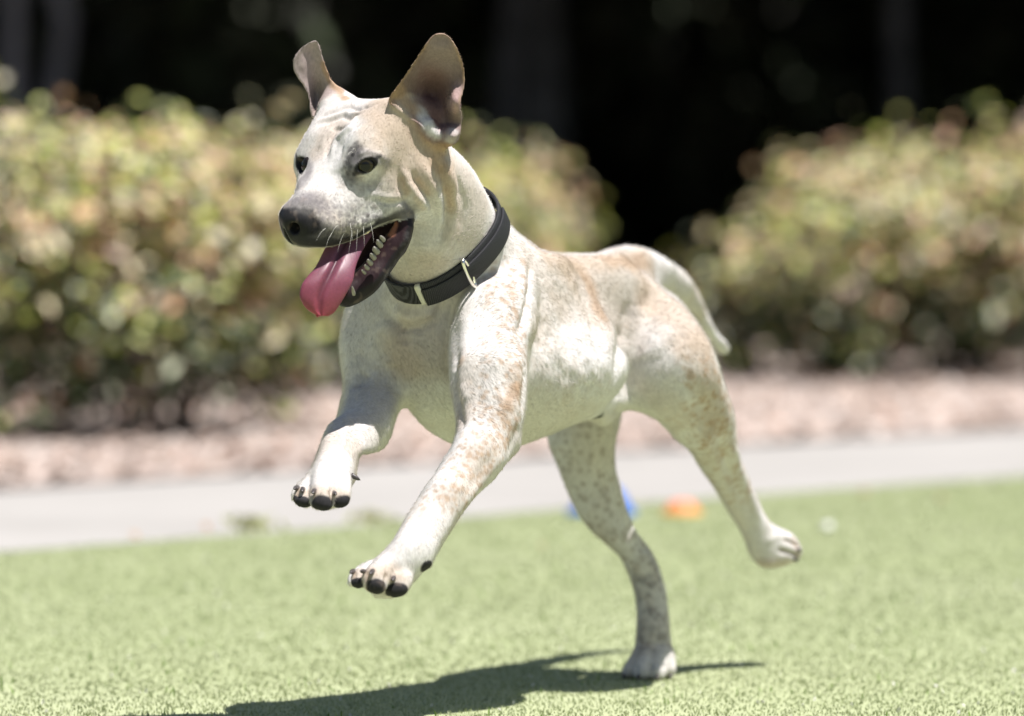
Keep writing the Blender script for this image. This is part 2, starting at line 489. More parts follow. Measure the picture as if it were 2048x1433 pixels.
def smooth_poly(pts, it=1):
    P = np.asarray(pts, float)
    for _ in range(it):
        Q = np.roll(P, -1, 0)
        P = np.stack([.75*P+.25*Q, .25*P+.75*Q], 1).reshape(-1, 2)
    return P
class Part:
    def __init__(s, ops, outline=None, k=.012, kc=.010):
        s.ops, s.k, s.kc = ops, k, kc
        s.look = poly_map(smooth_poly(outline)) if outline is not None else None
        s.lo = np.min([o.lo for o in ops if not o.sub], 0); s.hi = np.max([o.hi for o in ops if not o.sub], 0)
def smin(a, b, k):
    h = np.maximum(k-np.abs(a-b), 0)/k
    return np.minimum(a, b)-h*h*k*.25
def smax(a, b, k): return -smin(-a, -b, k)
BIG = .06
def ev_part(part, P):
    g = np.full(len(P), BIG)
    for o in part.ops:
        m = np.all((P > o.lo) & (P < o.hi), axis=1)
        if not m.any(): continue
        d = o.fn(P[m])
        g[m] = smax(g[m], -d, o.k) if o.sub else smin(g[m], d, o.k)
    if part.look is not None:
        m = g < BIG*.9
        if m.any():
            Q = P[m]; u, v = proj(Q)
            g[m] = smax(g[m], part.look(u, v)*Q[:, 1]/KPX, part.kc)
    return g
def ev_all(parts, P):
    t = np.full(len(P), BIG)
    for p in parts:
        m = np.all((P > p.lo) & (P < p.hi), axis=1)
        if m.any(): t[m] = smin(t[m], ev_part(p, P[m]), p.k)
    return t
def px(r, y): return r*y/KPX                                        # photo pixels -> metres at depth y
def chain(pts, k=.02):
    """limb: (px, py, depth, radius in photo pixels)"""
    return [capsule(P3(*a[:3]), P3(*b[:3]), px(a[3], a[2]), px(b[3], b[2]), k) for a, b in zip(pts, pts[1:])]
def ball(p, B=None, r=None, k=.015, sub=False):
    return ellip(P3(p[0], p[1], p[2]), np.eye(3) if B is None else B, r if r is not None else np.full(3, px(p[3], p[2])), k, sub)
TB = (f_, l_, z_); HB = (HF, HL, HU)

# --- torso
torso = Part([
    ball((985, 692, 5.94), TB, (.155, .084, .104), .03),
    ball((842, 672, 5.875), TB, (.075, .085, .085), .03),
    ball((1150, 668, 6.06), TB, (.135, .064, .083), .03),
    ball((1255, 625, 6.165), TB, (.095, .066, .066), .03),
    ball((1120, 560, 6.02), TB, (.17, .040, .03), .03),
    ball((1050, 738, 5.93), TB, (.13, .084, .058), .04),
    capsule(P3(930, 590, 5.88), P3(1010, 560, 5.93), .062, .060, .04),
    capsule(P3(1250, 770, 6.10), P3(1200, 815, 6.03), .022, .016, .02),
    capsule(P3(1105, 800, 5.98), P3(1215, 812, 6.05), .03, .018, .03),
], [(985, 395), (1005, 430), (1032, 466), (1054, 481), (1084, 506), (1130, 509), (1182, 510), (1210, 503), (1240, 497), (1262, 525), (1287, 551), (1320, 580),
    (1354, 602), (1400, 660), (1400, 830), (1300, 840), (1256, 816), (1232, 818), (1222, 838), (1205, 849), (1192, 840), (1161, 843), (1130, 857), (1084, 879), (1043, 900), (990, 925), (940, 915),
    (903, 895), (877, 879), (848, 853), (819, 817), (807, 803), (770, 800), (690, 775), (686, 700), (683, 653), (684, 615), (700, 560), (780, 480), (860, 330)], .02)
# --- neck and head
head = Part([
    capsule(P3(846, 378, 5.80), P3(938, 562, 5.89), px(108, 5.8), px(110, 5.9), .03),
    capsule(P3(850, 465, 5.795), P3(858, 610, 5.85), .034, .040, .03),
    ellip(hd(-.004, 0, 0), HB, (.074, .068, .056), .02),                # skull
    capsule(hd(.030, .030, .034), hd(-.02, .034, .036), .024, .026, .02),   # forehead bosses
    capsule(hd(.030, -.030, .034), hd(-.02, -.034, .036), .024, .026, .02),
    ellip(hd(.048, .036, .031), HB, (.020, .022, .012), .015),             # brows
    ellip(hd(.048, -.036, .031), HB, (.020, .022, .012), .015),
    capsule(hd(-.01, .048, -.026), hd(.035, .040, -.026), .032, .026, .02),  # cheeks
    capsule(hd(-.01, -.048, -.026), hd(.035, -.040, -.026), .032, .026, .02),
    capsule(hd(.045, 0, -.003), hd(.115, 0, .0), .040, .031, .02),          # muzzle
    capsule(hd(.05, 0, .016), hd(.118, 0, .018), .024, .017, .015),         # nose bridge
    capsule(hd(.060, .026, -.015), hd(.122, .014, -.004), .020, .020, .012),  # lips
    capsule(hd(.060, -.026, -.015), hd(.122, -.014, -.004), .020, .020, .012),
    capsule(hd(.045, .036, -.026), hd(.085, .029, -.022), .012, .014, .012),
    capsule(hd(.048, .031, .000), hd(.108, .0185, .002), .020, .0185, .015),
    capsule(hd(.048, -.031, .000), hd(.108, -.0185, .002), .020, .0185, .015),
    ellip(hd(.130, 0, .0135), HB, (.0145, .0228, .0165), .005),                # nose
    ellip(hd(.139, .0120, .0155), HB, (.010, .0050, .0050), .003, True),     # nostrils
    ellip(hd(.139, -.0120, .0145), HB, (.010, .0050, .0050), .003, True),
    ellip(hd(.145, .0, .004), HB, (.01, .0012, .012), .003, True),
], [(860, 250), (900, 291), (925, 314), (950, 344), (967, 372), (983, 400), (1000, 430), (1060, 480), (1080, 600), (1000, 720), (820, 700), (752, 610), (752, 572),
    (792, 500), (800, 465), (800, 437), (785, 441), (757, 453), (732, 469), (701, 486), (676, 494), (637, 496), (601, 496), (580, 489), (564, 469), (555, 432), (563, 414), (579, 400), (592, 383),
    (590, 361), (588, 340), (588, 320), (592, 303), (606, 277), (625, 241), (642, 212), (685, 190), (710, 197), (735, 200), (771, 199), (800, 190), (850, 210)], .015, .006)
# --- lower jaw
jaw = Part([
    capsule(P3(812, 460, 5.735), P3(748, 560, 5.725), px(26, 5.73), px(32, 5.72), .01),
    capsule(P3(748, 560, 5.725), P3(692, 592, 5.715), px(32, 5.72), px(27, 5.70), .01),
    capsule(P3(780, 470, 5.765), P3(690, 570, 5.745), px(40, 5.73), px(30, 5.72), .01),
    capsule(P3(772, 470, 5.70), P3(700, 572, 5.68), px(20, 5.73), px(22, 5.72), .012, True),
], [(832, 425), (824, 470), (816, 494), (794, 530), (768, 563), (752, 585), (727, 608), (701, 618), (676, 618), (664, 600), (680, 560), (700, 510), (725, 470), (770, 440), (800, 428)], .006, .008)
# --- ears: cupped shells with a rolled rim
def ear(outline, y0, slope, cup, th, folds=(), root=None):
    look = poly_map(smooth_poly(outline), 60, 1.5)
    A = np.asarray(outline, float)
    o = Op()
    a = P3(*A.min(0), y0); b = P3(*A.max(0), y0)
    y0 = DY(y0)
    o.lo = np.array((a[0]-.03, y0-.08, b[2]-.03)); o.hi = np.array((b[0]+.03, y0+.09, a[2]+.03))
    def fn(P):
        u, v = proj(P)
        d2 = look(u, v)
        w = y0+slope[0]*(u-A[:, 0].mean())+slope[1]*(v-A[:, 1].mean())
        w = w+cup*(1-np.exp(-np.maximum(-d2, 0)/16.0))
        for (cx, cy, rx, ry, amp) in folds:
            w = w+amp*np.exp(-((u-cx)/rx)**2-((v-cy)/ry)**2)
        dw = np.abs(P[:, 1]-w)-th
        return smax(d2*P[:, 1]/KPX, dw*.6, .004)
    o.fn, o.k, o.sub = fn, .006, False
    return o
near_ear = Part([
    ear([(771, 202), (782, 186), (799, 163), (813, 142), (827, 121), (842, 98), (855, 79), (867, 67), (880, 64), (892, 67), (902, 74), (913, 90), (922, 110), (928, 127), (932, 148), (931, 168), (927, 188), (920, 208), (926, 235), (924, 255), (918, 270), (905, 287), (882, 300), (868, 290), (850, 262), (820, 235), (790, 215)],
        5.728, (.00012, .00012), .018, .0030, [(862, 190, 30, 38, .030), (908, 205, 15, 30, -.026), (903, 272, 20, 16, -.024), (838, 250, 20, 16, -.010), (888, 96, 34, 24, -.012)]),
    ball((842, 240, 5.752), HB, (.022, .016, .018), .015),
    ball((897, 272, 5.738), HB, (.011, .010, .009), .006),
    ball((862, 262, 5.735), HB, (.009, .008, .012), .008),
    ball((915, 240, 5.722), None, np.array((.005, .012, .009)), .003, True),
    ball((880, 244, 5.725), None, np.array((.006, .016, .010)), .004, True),
], None, .010)
far_ear = Part([
    ear([(640, 84), (645, 104), (650, 122), (656, 138), (664, 158), (672, 174), (688, 184), (712, 198), (700, 214), (660, 220), (640, 226), (624, 240), (620, 222), (618, 205), (612, 186), (604, 172), (595, 160), (587, 148), (584, 137), (583, 124), (586, 113), (596, 98), (608, 88), (622, 80), (633, 78)],
        5.80, (.0001, .00004), .012, .0026, [(632, 195, 12, 34, .012), (606, 130, 14, 24, -.006)]),
    ball((665, 212, 5.80), HB, (.016, .013, .014), .015),
], None, .010)
# --- limbs
near_fore = Part(chain([(1010, 540, 5.89, 64), (972, 650, 5.825, 80), (978, 775, 5.765, 79), (980, 850, 5.745, 68), (945, 920, 5.715, 55), (888, 1008, 5.675, 47), (850, 1062, 5.655, 43), (815, 1108, 5.635, 44), (785, 1140, 5.625, 46)], .02) + [
    capsule(P3(985, 850, 5.755), P3(1030, 892, 5.785), px(50, 5.8), px(16, 5.8), .02),
    capsule(P3(985, 790, 5.80), P3(1010, 700, 5.87), px(62, 5.8), px(60, 5.8), .03),
    capsule(P3(1010, 600, 5.86), P3(1030, 700, 5.85), px(50, 5.8), px(40, 5.8), .03),
    ball((856, 1128, 5.655), None, np.array((.0072, .007, .008)), .006),
    capsule(P3(800, 1135, 5.625), P3(797, 1170, 5.610), px(28, 5.7), px(27, 5.7), .002),
    capsule(P3(772, 1130, 5.620), P3(750, 1163, 5.595), px(26, 5.7), px(26, 5.7), .004),
    capsule(P3(745, 1130, 5.630), P3(717, 1158, 5.605), px(18, 5.7), px(17, 5.7), .004),
    capsule(P3(730, 1135, 5.645), P3(702, 1160, 5.625), px(14, 5.7), px(13, 5.7), .004),
    ball((796, 1180, 5.604), None, np.array((.0108, .009, .0075)), .003),
    ball((752, 1172, 5.590), None, np.array((.0098, .009, .0082)), .003),
    ball((715, 1166, 5.600), None, np.array((.0056, .008, .0070)), .003),
    ball((700, 1166, 5.622), None, np.array((.0040, .008, .0068)), .003),
    ball((768, 1188, 5.620), None, np.array((.014, .012, .0075)), .004),
], [(915, 590), (895, 680), (901, 773), (909, 820), (916, 856), (903, 896), (881, 925), (856, 965), (823, 1012), (801, 1056), (779, 1092), (750, 1116), (721, 1125), (696, 1138), (690, 1168), (700, 1180), (736, 1190), (758, 1202), (787, 1204), (812, 1196), (828, 1175), (841, 1157),
    (849, 1144), (867, 1137), (871, 1121), (881, 1096), (903, 1063), (925, 1027), (957, 990), (983, 965), (1008, 937), (1031, 918), (1044, 896), (1041, 863), (1049, 827), (1054, 773), (1057, 718), (1075, 640), (1075, 520), (1000, 470)], .006, .008)
far_fore = Part(chain([(790, 650, 5.91, 84), (752, 720, 5.86, 72), (745, 800, 5.842, 60), (735, 850, 5.807, 52), (692, 893, 5.757, 47), (672, 925, 5.722, 45), (655, 960, 5.687, 46)], .02) + [
    capsule(P3(750, 840, 5.817), P3(752, 880, 5.822), px(42, 5.8), px(28, 5.8), .02),
    capsule(P3(676, 965, 5.677), P3(685, 1000, 5.657), px(27, 5.7), px(23, 5.7), .004),
    capsule(P3(648, 960, 5.672), P3(644, 1000, 5.644), px(26, 5.7), px(24, 5.7), .004),
    capsule(P3(622, 965, 5.682), P3(606, 1000, 5.657), px(20, 5.7), px(20, 5.7), .004),
    capsule(P3(610, 968, 5.697), P3(590, 992, 5.677), px(15, 5.7), px(13, 5.7), .004),
    ball((684, 1007, 5.654), None, np.array((.0098, .009, .0062)), .003),
    ball((643, 1008, 5.640), None, np.array((.0105, .009, .0068)), .003),
    ball((606, 1005, 5.652), None, np.array((.0088, .009, .0065)), .003),
    ball((586, 995, 5.674), None, np.array((.0040, .008, .0068)), .003),
    ball((648, 1012, 5.672), None, np.array((.012, .012, .006)), .004),
], [(690, 610), (683, 660), (684, 707), (689, 773), (674, 823), (650, 852), (640, 889), (627, 929), (609, 950), (583, 968), (577, 994), (590, 1012), (613, 1020), (634, 1024), (663, 1023), (692, 1014), (703, 998), (708, 979), (714, 955), (714, 932), (720, 908), (743, 908), (765, 902), (781, 879), (791, 838), (810, 800), (850, 700), (840, 600), (760, 560)], .015, .008)
near_hind = Part(chain([(1300, 625, 6.115, 96), (1342, 735, 6.075, 104), (1388, 805, 6.10, 86), (1418, 868, 6.184, 68), (1446, 935, 6.219, 48), (1470, 985, 6.244, 40), (1491, 1030, 6.261, 34), (1506, 1075, 6.270, 32), (1522, 1105, 6.278, 34), (1558, 1098, 6.286, 36), (1580, 1095, 6.291, 34)], .025) + [
    capsule(P3(1478, 935, 6.234), P3(1500, 968, 6.254), px(16, 6.1), px(13, 6.1), .015),
    capsule(P3(1575, 1085, 6.279), P3(1590, 1095, 6.284), px(18, 6.2), px(16, 6.2), .004),
    capsule(P3(1570, 1105, 6.274), P3(1585, 1115, 6.279), px(18, 6.2), px(14, 6.2), .004),
], [(1230, 560), (1262, 530), (1287, 551), (1314, 578), (1354, 601), (1379, 626), (1403, 658), (1422, 689), (1435, 724), (1447, 767), (1465, 822), (1471, 859), (1476, 910), (1493, 948), (1511, 990), (1533, 1039), (1560, 1058), (1588, 1069), (1606, 1102), (1597, 1124), (1578, 1129), (1547, 1138), (1520, 1136), (1498, 1111), (1489, 1075), (1471, 1044), (1449, 1012), (1431, 977), (1400, 936), (1382, 901), (1350, 877), (1337, 860), (1310, 834), (1256, 814), (1243, 770), (1248, 706), (1258, 620)], .012, .008)
far_hind = Part(chain([(1215, 720, 6.196, 90), (1185, 800, 6.196, 80), (1163, 880, 6.196, 69), (1172, 941, 6.196, 56), (1196, 1005, 6.197, 50), (1224, 1055, 6.200, 44), (1260, 1098, 6.207, 37), (1290, 1135, 6.208, 35), (1304, 1200, 6.204, 32), (1307, 1262, 6.196, 34), (1306, 1310, 6.190, 40)], .02) + [
    capsule(P3(1285, 1080, 6.212), P3(1306, 1122, 6.222), px(14, 6.1), px(14, 6.1), .015),
    capsule(P3(1280, 1310, 6.184), P3(1258, 1344, 6.176), px(22, 6.05), px(19, 6.05), .004),
    capsule(P3(1295, 1312, 6.178), P3(1284, 1345, 6.164), px(22, 6.05), px(19, 6.05), .004),
    capsule(P3(1318, 1312, 6.178), P3(1315, 1345, 6.164), px(22, 6.05), px(19, 6.05), .004),
    capsule(P3(1332, 1308, 6.184), P3(1340, 1340, 6.176), px(20, 6.05), px(17, 6.05), .004),
], [(1260, 700), (1243, 825), (1231, 878), (1228, 932), (1239, 972), (1252, 1021), (1270, 1066), (1297, 1097), (1313, 1124), (1330, 1173), (1337, 1227), (1342, 1285), (1353, 1298), (1357, 1350), (1338, 1362), (1301, 1366), (1256, 1362), (1238, 1354), (1243, 1334), (1265, 1303), (1274, 1262), (1274, 1209), (1261, 1160), (1243, 1115), (1212, 1088), (1176, 1057), (1145, 1008), (1118, 941), (1093, 878), (1090, 780), (1130, 680)], .008, .008)
tail = Part(chain([(1225, 545, 6.19, 44), (1255, 533, 6.215, 41), (1300, 538, 6.25, 38), (1345, 562, 6.30, 33), (1378, 594, 6.34, 28), (1405, 640, 6.37, 21), (1425, 675, 6.39, 16), (1449, 699, 6.40, 13)], .02),
    [(1182, 515), (1207, 502), (1235, 494), (1262, 491), (1299, 500), (1342, 524), (1376, 549), (1401, 592), (1420, 641), (1436, 669), (1457, 683), (1464, 700), (1450, 714), (1436, 712), (1422, 677), (1391, 633), (1354, 599), (1314, 578), (1287, 560), (1262, 580), (1200, 570)], .020, .006)
sheath = Part([capsule(P3(1232, 800, 6.08), P3(1206, 836, 6.03), .012, .0075, .01)], None, .012)
parts = [torso, head, jaw, near_ear, far_ear, near_fore, far_fore, near_hind, far_hind, tail, sheath]

# eye sockets
EYES = [dict(px=733, py=332, w=.0118, h=.0078), dict(px=599, py=330, w=.0118, h=.0085)]
def hit(pxx, pyy, y0=5.4, y1=6.6):
    """first point of the skin along a line of sight (sphere tracing)"""
    a, b = P3(pxx, pyy, y0), P3(pxx, pyy, y1)
    d = (b-a)/np.linalg.norm(b-a); t = 0.0; L = np.linalg.norm(b-a)
    while t < L:
        s = ev_all(parts, (a+d*t)[None])[0]
        if s < .0004: break
        t += max(min(s*.7, .03), .0004)
    return a+d*t
def grad(p):
    e = .002
    Q = np.array([p+np.eye(3)[i]*s*e for i in range(3) for s in (1, -1)])
    v = ev_all(parts, Q); g = np.array([v[0]-v[1], v[2]-v[3], v[4]-v[5]])
    return g/max(np.linalg.norm(g), 1e-9)
E0 = hit(733, 332)
n0 = grad(E0)
loc = np.array([(E0-HO)@HF, (E0-HO)@HL, (E0-HO)@HU])
n0l = np.array([n0@HF, n0@HL, n0@HU])
E1 = hit(600.5, 331)
n1 = grad(E1)
print("EYES", loc, n0l, [(E1-HO)@HF, (E1-HO)@HL, (E1-HO)@HU], [n1@HF, n1@HL, n1@HU])
EYE_R = .0112
eye_data = []
n1 = n1*.45 + (HF*n0l[0]-HL*n0l[1]+HU*n0l[2])*.55; n1 /= np.linalg.norm(n1)
for E, nn, sgn in ((E0, n0, 1), (E1, n1, -1)):
    ahead = HF*.80+HL*(sgn*.55)+HU*.12; ahead /= np.linalg.norm(ahead)
    ax = ahead-nn*(ahead@nn)*.0
    # the slit runs from the inner corner to the outer corner, across the face
    slit = HL*sgn*.72-HF*.66+HU*(.10); slit -= nn*(slit@nn); slit /= np.linalg.norm(slit)
    upv = np.cross(nn, slit); upv /= np.linalg.norm(upv)
    if upv[2] < 0: upv = -upv
    head.ops.append(ellip(E-nn*.000, (slit, upv, nn), (.0104, .0060, .0085), .0012, True))
    eye_data.append((E, nn, slit, upv, ahead))

# ---- mesh it: surface nets on a 2 mm lattice, only where the skin runs
H_ = .0016
lo = np.min([p.lo for p in parts], 0)+.02; hi = np.max([p.hi for p in parts], 0)-.02
BS = 14
nb = np.ceil((hi-lo)/(H_*BS)).astype(int)
dims = nb*BS+1
bi = np.stack(np.meshgrid(*[np.arange(k) for k in nb], indexing='ij'), -1).reshape(-1, 3)
bc = lo+(bi+.5)*BS*H_
fb = np.concatenate([ev_all(parts, c) for c in np.array_split(bc, 8)])
F_ = np.ones(dims, np.float32)*.05
for b, v in zip(bi, fb):
    if v < -.024:
        i, j, k = b*BS
        F_[i:i+BS+1, j:j+BS+1, k:k+BS+1] = -.05
act = bi[np.abs(fb) < .030]
g = np.stack(np.meshgrid(*[np.arange(BS+1)]*3, indexing='ij'), -1).reshape(-1, 3)
for ch in np.array_split(act, max(1, len(act)//120)):
    idx = (ch[:, None, :]*BS+g[None]).reshape(-1, 3)
    v = ev_all(parts, lo+idx*H_)
    F_[idx[:, 0], idx[:, 1], idx[:, 2]] = v
def surface_nets(F, lo, h):
    ins = F < 0
    nx, ny, nz = F.shape
    c = np.zeros((nx-1, ny-1, nz-1), np.uint8)
    for dx in (0, 1):
        for dy in (0, 1):
            for dz in (0, 1):
                c += ins[dx:nx-1+dx, dy:ny-1+dy, dz:nz-1+dz]
    act = (c > 0) & (c < 8)
    I = np.argwhere(act)
    vid = np.full(act.shape, -1, np.int32); vid[act] = np.arange(len(I))
    acc = np.zeros((len(I), 3)); cnt = np.zeros(len(I))
    cor = [(a, b, d) for a in (0, 1) for b in (0, 1) for d in (0, 1)]
    for i, A in enumerate(cor):
        for j, B in enumerate(cor):
            if j <= i or sum(abs(a-b) for a, b in zip(A, B)) != 1: continue
            a, b = np.array(A), np.array(B)
            fa = F[tuple((I+a).T)].astype(float); fbv = F[tuple((I+b).T)].astype(float)
            m = (fa < 0) != (fbv < 0)
            t = np.where(m, fa/np.where(m, fa-fbv, 1), 0)
            acc += np.where(m[:, None], a+(b-a)*t[:, None], 0); cnt += m
    V = lo+(I+acc/cnt[:, None])*h
    Q = []
    for ax in range(3):
        sl0 = [slice(None)]*3; sl1 = [slice(None)]*3
        sl0[ax] = slice(0, -1); sl1[ax] = slice(1, None)
        e = ins[tuple(sl0)] != ins[tuple(sl1)]
        J = np.argwhere(e)
        a1, a2 = (ax+1) % 3, (ax+2) % 3
        J = J[(J[:, a1] > 0) & (J[:, a2] > 0) & (J[:, a1] < F.shape[a1]-1) & (J[:, a2] < F.shape[a2]-1)]
        d1 = np.eye(3, dtype=int)[a1]; d2 = np.eye(3, dtype=int)[a2]
        q = np.stack([vid[tuple((J-d1-d2).T)], vid[tuple((J-d2).T)], vid[tuple(J.T)], vid[tuple((J-d1).T)]], 1)
        flip = ~ins[tuple(J.T)]
        q[flip] = q[flip][:, ::-1]
        Q.append(q)
    return V, np.concatenate(Q)
V, Fq = surface_nets(F_, lo, H_)
del F_
def newton(V, it=2):
    for _ in range(it):
        f0 = ev_all(parts, V); e = .0012
        G = np.stack([ev_all(parts, V+np.eye(3)[i]*e)-f0 for i in range(3)], 1)/e
        g2 = np.maximum((G*G).sum(1), .2)
        V = V-np.clip(f0/g2, -.0012, .0012)[:, None]*G
    return V
# one light smoothing pass along mesh edges, to take the lattice out of the skin
ed = np.unique(np.sort(np.concatenate([Fq[:, [0, 1]], Fq[:, [1, 2]], Fq[:, [2, 3]], Fq[:, [3, 0]]]), 1), axis=0)
def relax(V, it, a=.5):
    for _ in range(it):
        s = np.zeros_like(V); c = np.zeros(len(V))
        np.add.at(s, ed[:, 0], V[ed[:, 1]]); np.add.at(s, ed[:, 1], V[ed[:, 0]])
        np.add.at(c, ed[:, 0], 1); np.add.at(c, ed[:, 1], 1)
        V = V*(1-a)+a*s/c[:, None]
    return V
V = newton(V, 1); V = relax(V, 2, .5)
# keep only the largest connected skin
lab = np.arange(len(V))
for _ in range(400):
    m = np.minimum(lab[ed[:, 0]], lab[ed[:, 1]])
    new = lab.copy(); np.minimum.at(new, ed[:, 0], m); np.minimum.at(new, ed[:, 1], m)
    new = new[new]
    if (new == lab).all(): break
    lab = new
ids, cn = np.unique(lab, return_counts=True)
print("DOG verts", len(V), "islands", sorted(cn)[-5:])
keep = lab == ids[cn.argmax()]
mp = np.cumsum(keep)-1
Fq = mp[Fq[keep[Fq[:, 0]]]]; V = V[keep]
ed = np.unique(np.sort(np.concatenate([Fq[:, [0, 1]], Fq[:, [1, 2]], Fq[:, [2, 3]], Fq[:, [3, 0]]]), 1), axis=0)
def vnormals(V):
    a = np.cross(V[Fq[:, 2]]-V[Fq[:, 0]], V[Fq[:, 3]]-V[Fq[:, 1]])
    n = np.zeros_like(V)
    for i in range(4): np.add.at(n, Fq[:, i], a)
    return n/np.maximum(np.linalg.norm(n, axis=1, keepdims=True), 1e-12)
# ---- skin folds, muscle lines and coat colour, laid on the skin in 3-D
NV = vnormals(V)
U0, V0 = proj(V)
gridk = {}
front = NV@np.array((0., -1., 0.)) > -.05
fi = np.where(front)[0]
cell = (U0[fi]//6).astype(int)*10000+(V0[fi]//6).astype(int)
order = np.argsort(cell); cs = cell[order]
def skin_at(x, y, near=None):
    """index of the skin vertex seen at a photo pixel; near=(lo,hi) limits its depth"""
    best, bd = None, 1e9
    for di in (-1, 0, 1):
        for dj in (-1, 0, 1):
            c = (int(x//6)+di)*10000+int(y//6)+dj
            a, b = np.searchsorted(cs, [c, c+1])
            for i in fi[order[a:b]]:
                q = V[i, 1]+.0012*math.hypot(U0[i]-x, V0[i]-y)
                if q < bd: best, bd = i, q
    return best
def skin_pt(x, y):
    i = skin_at(x, y)
    if i is None:
        d = np.hypot(U0[fi]-x, V0[fi]-y)+V[fi, 1]*20
        i = fi[d.argmin()]
    return V[i]
def densify(pts, step=10):
    out = []
    for a, b in zip(pts, pts[1:]):
        n = max(1, int(math.hypot(b[0]-a[0], b[1]-a[1])//step))
        out += [(a[0]+(b[0]-a[0])*k/n, a[1]+(b[1]-a[1])*k/n) for k in range(n)]
    return out+[pts[-1]]
def line3(pts): return np.array([skin_pt(*p) for p in densify(pts)])
def dist_line(P, L):
    """distance of points P to the 3-D polyline L (only near it)"""
    D = np.full(len(P), 1.0); T = np.zeros(len(P))
    lo, hi = L.min(0)-.06, L.max(0)+.06
    m = np.where(np.all((P > lo) & (P < hi), 1))[0]
    Q = P[m]
    if len(L) == 1:
        D[m] = np.linalg.norm(Q-L[0], axis=1); return D, T
    for i in range(len(L)-1):
        a, ab = L[i], L[i+1]-L[i]
        t = np.clip((Q-a)@ab/max(ab@ab, 1e-12), 0, 1)
        d = np.linalg.norm(Q-a-t[:, None]*ab, axis=1)
        c = d < D[m]
        D[m] = np.where(c, d, D[m]); T[m] = np.where(c, (i+t)/(len(L)-1), T[m])
    return D, T
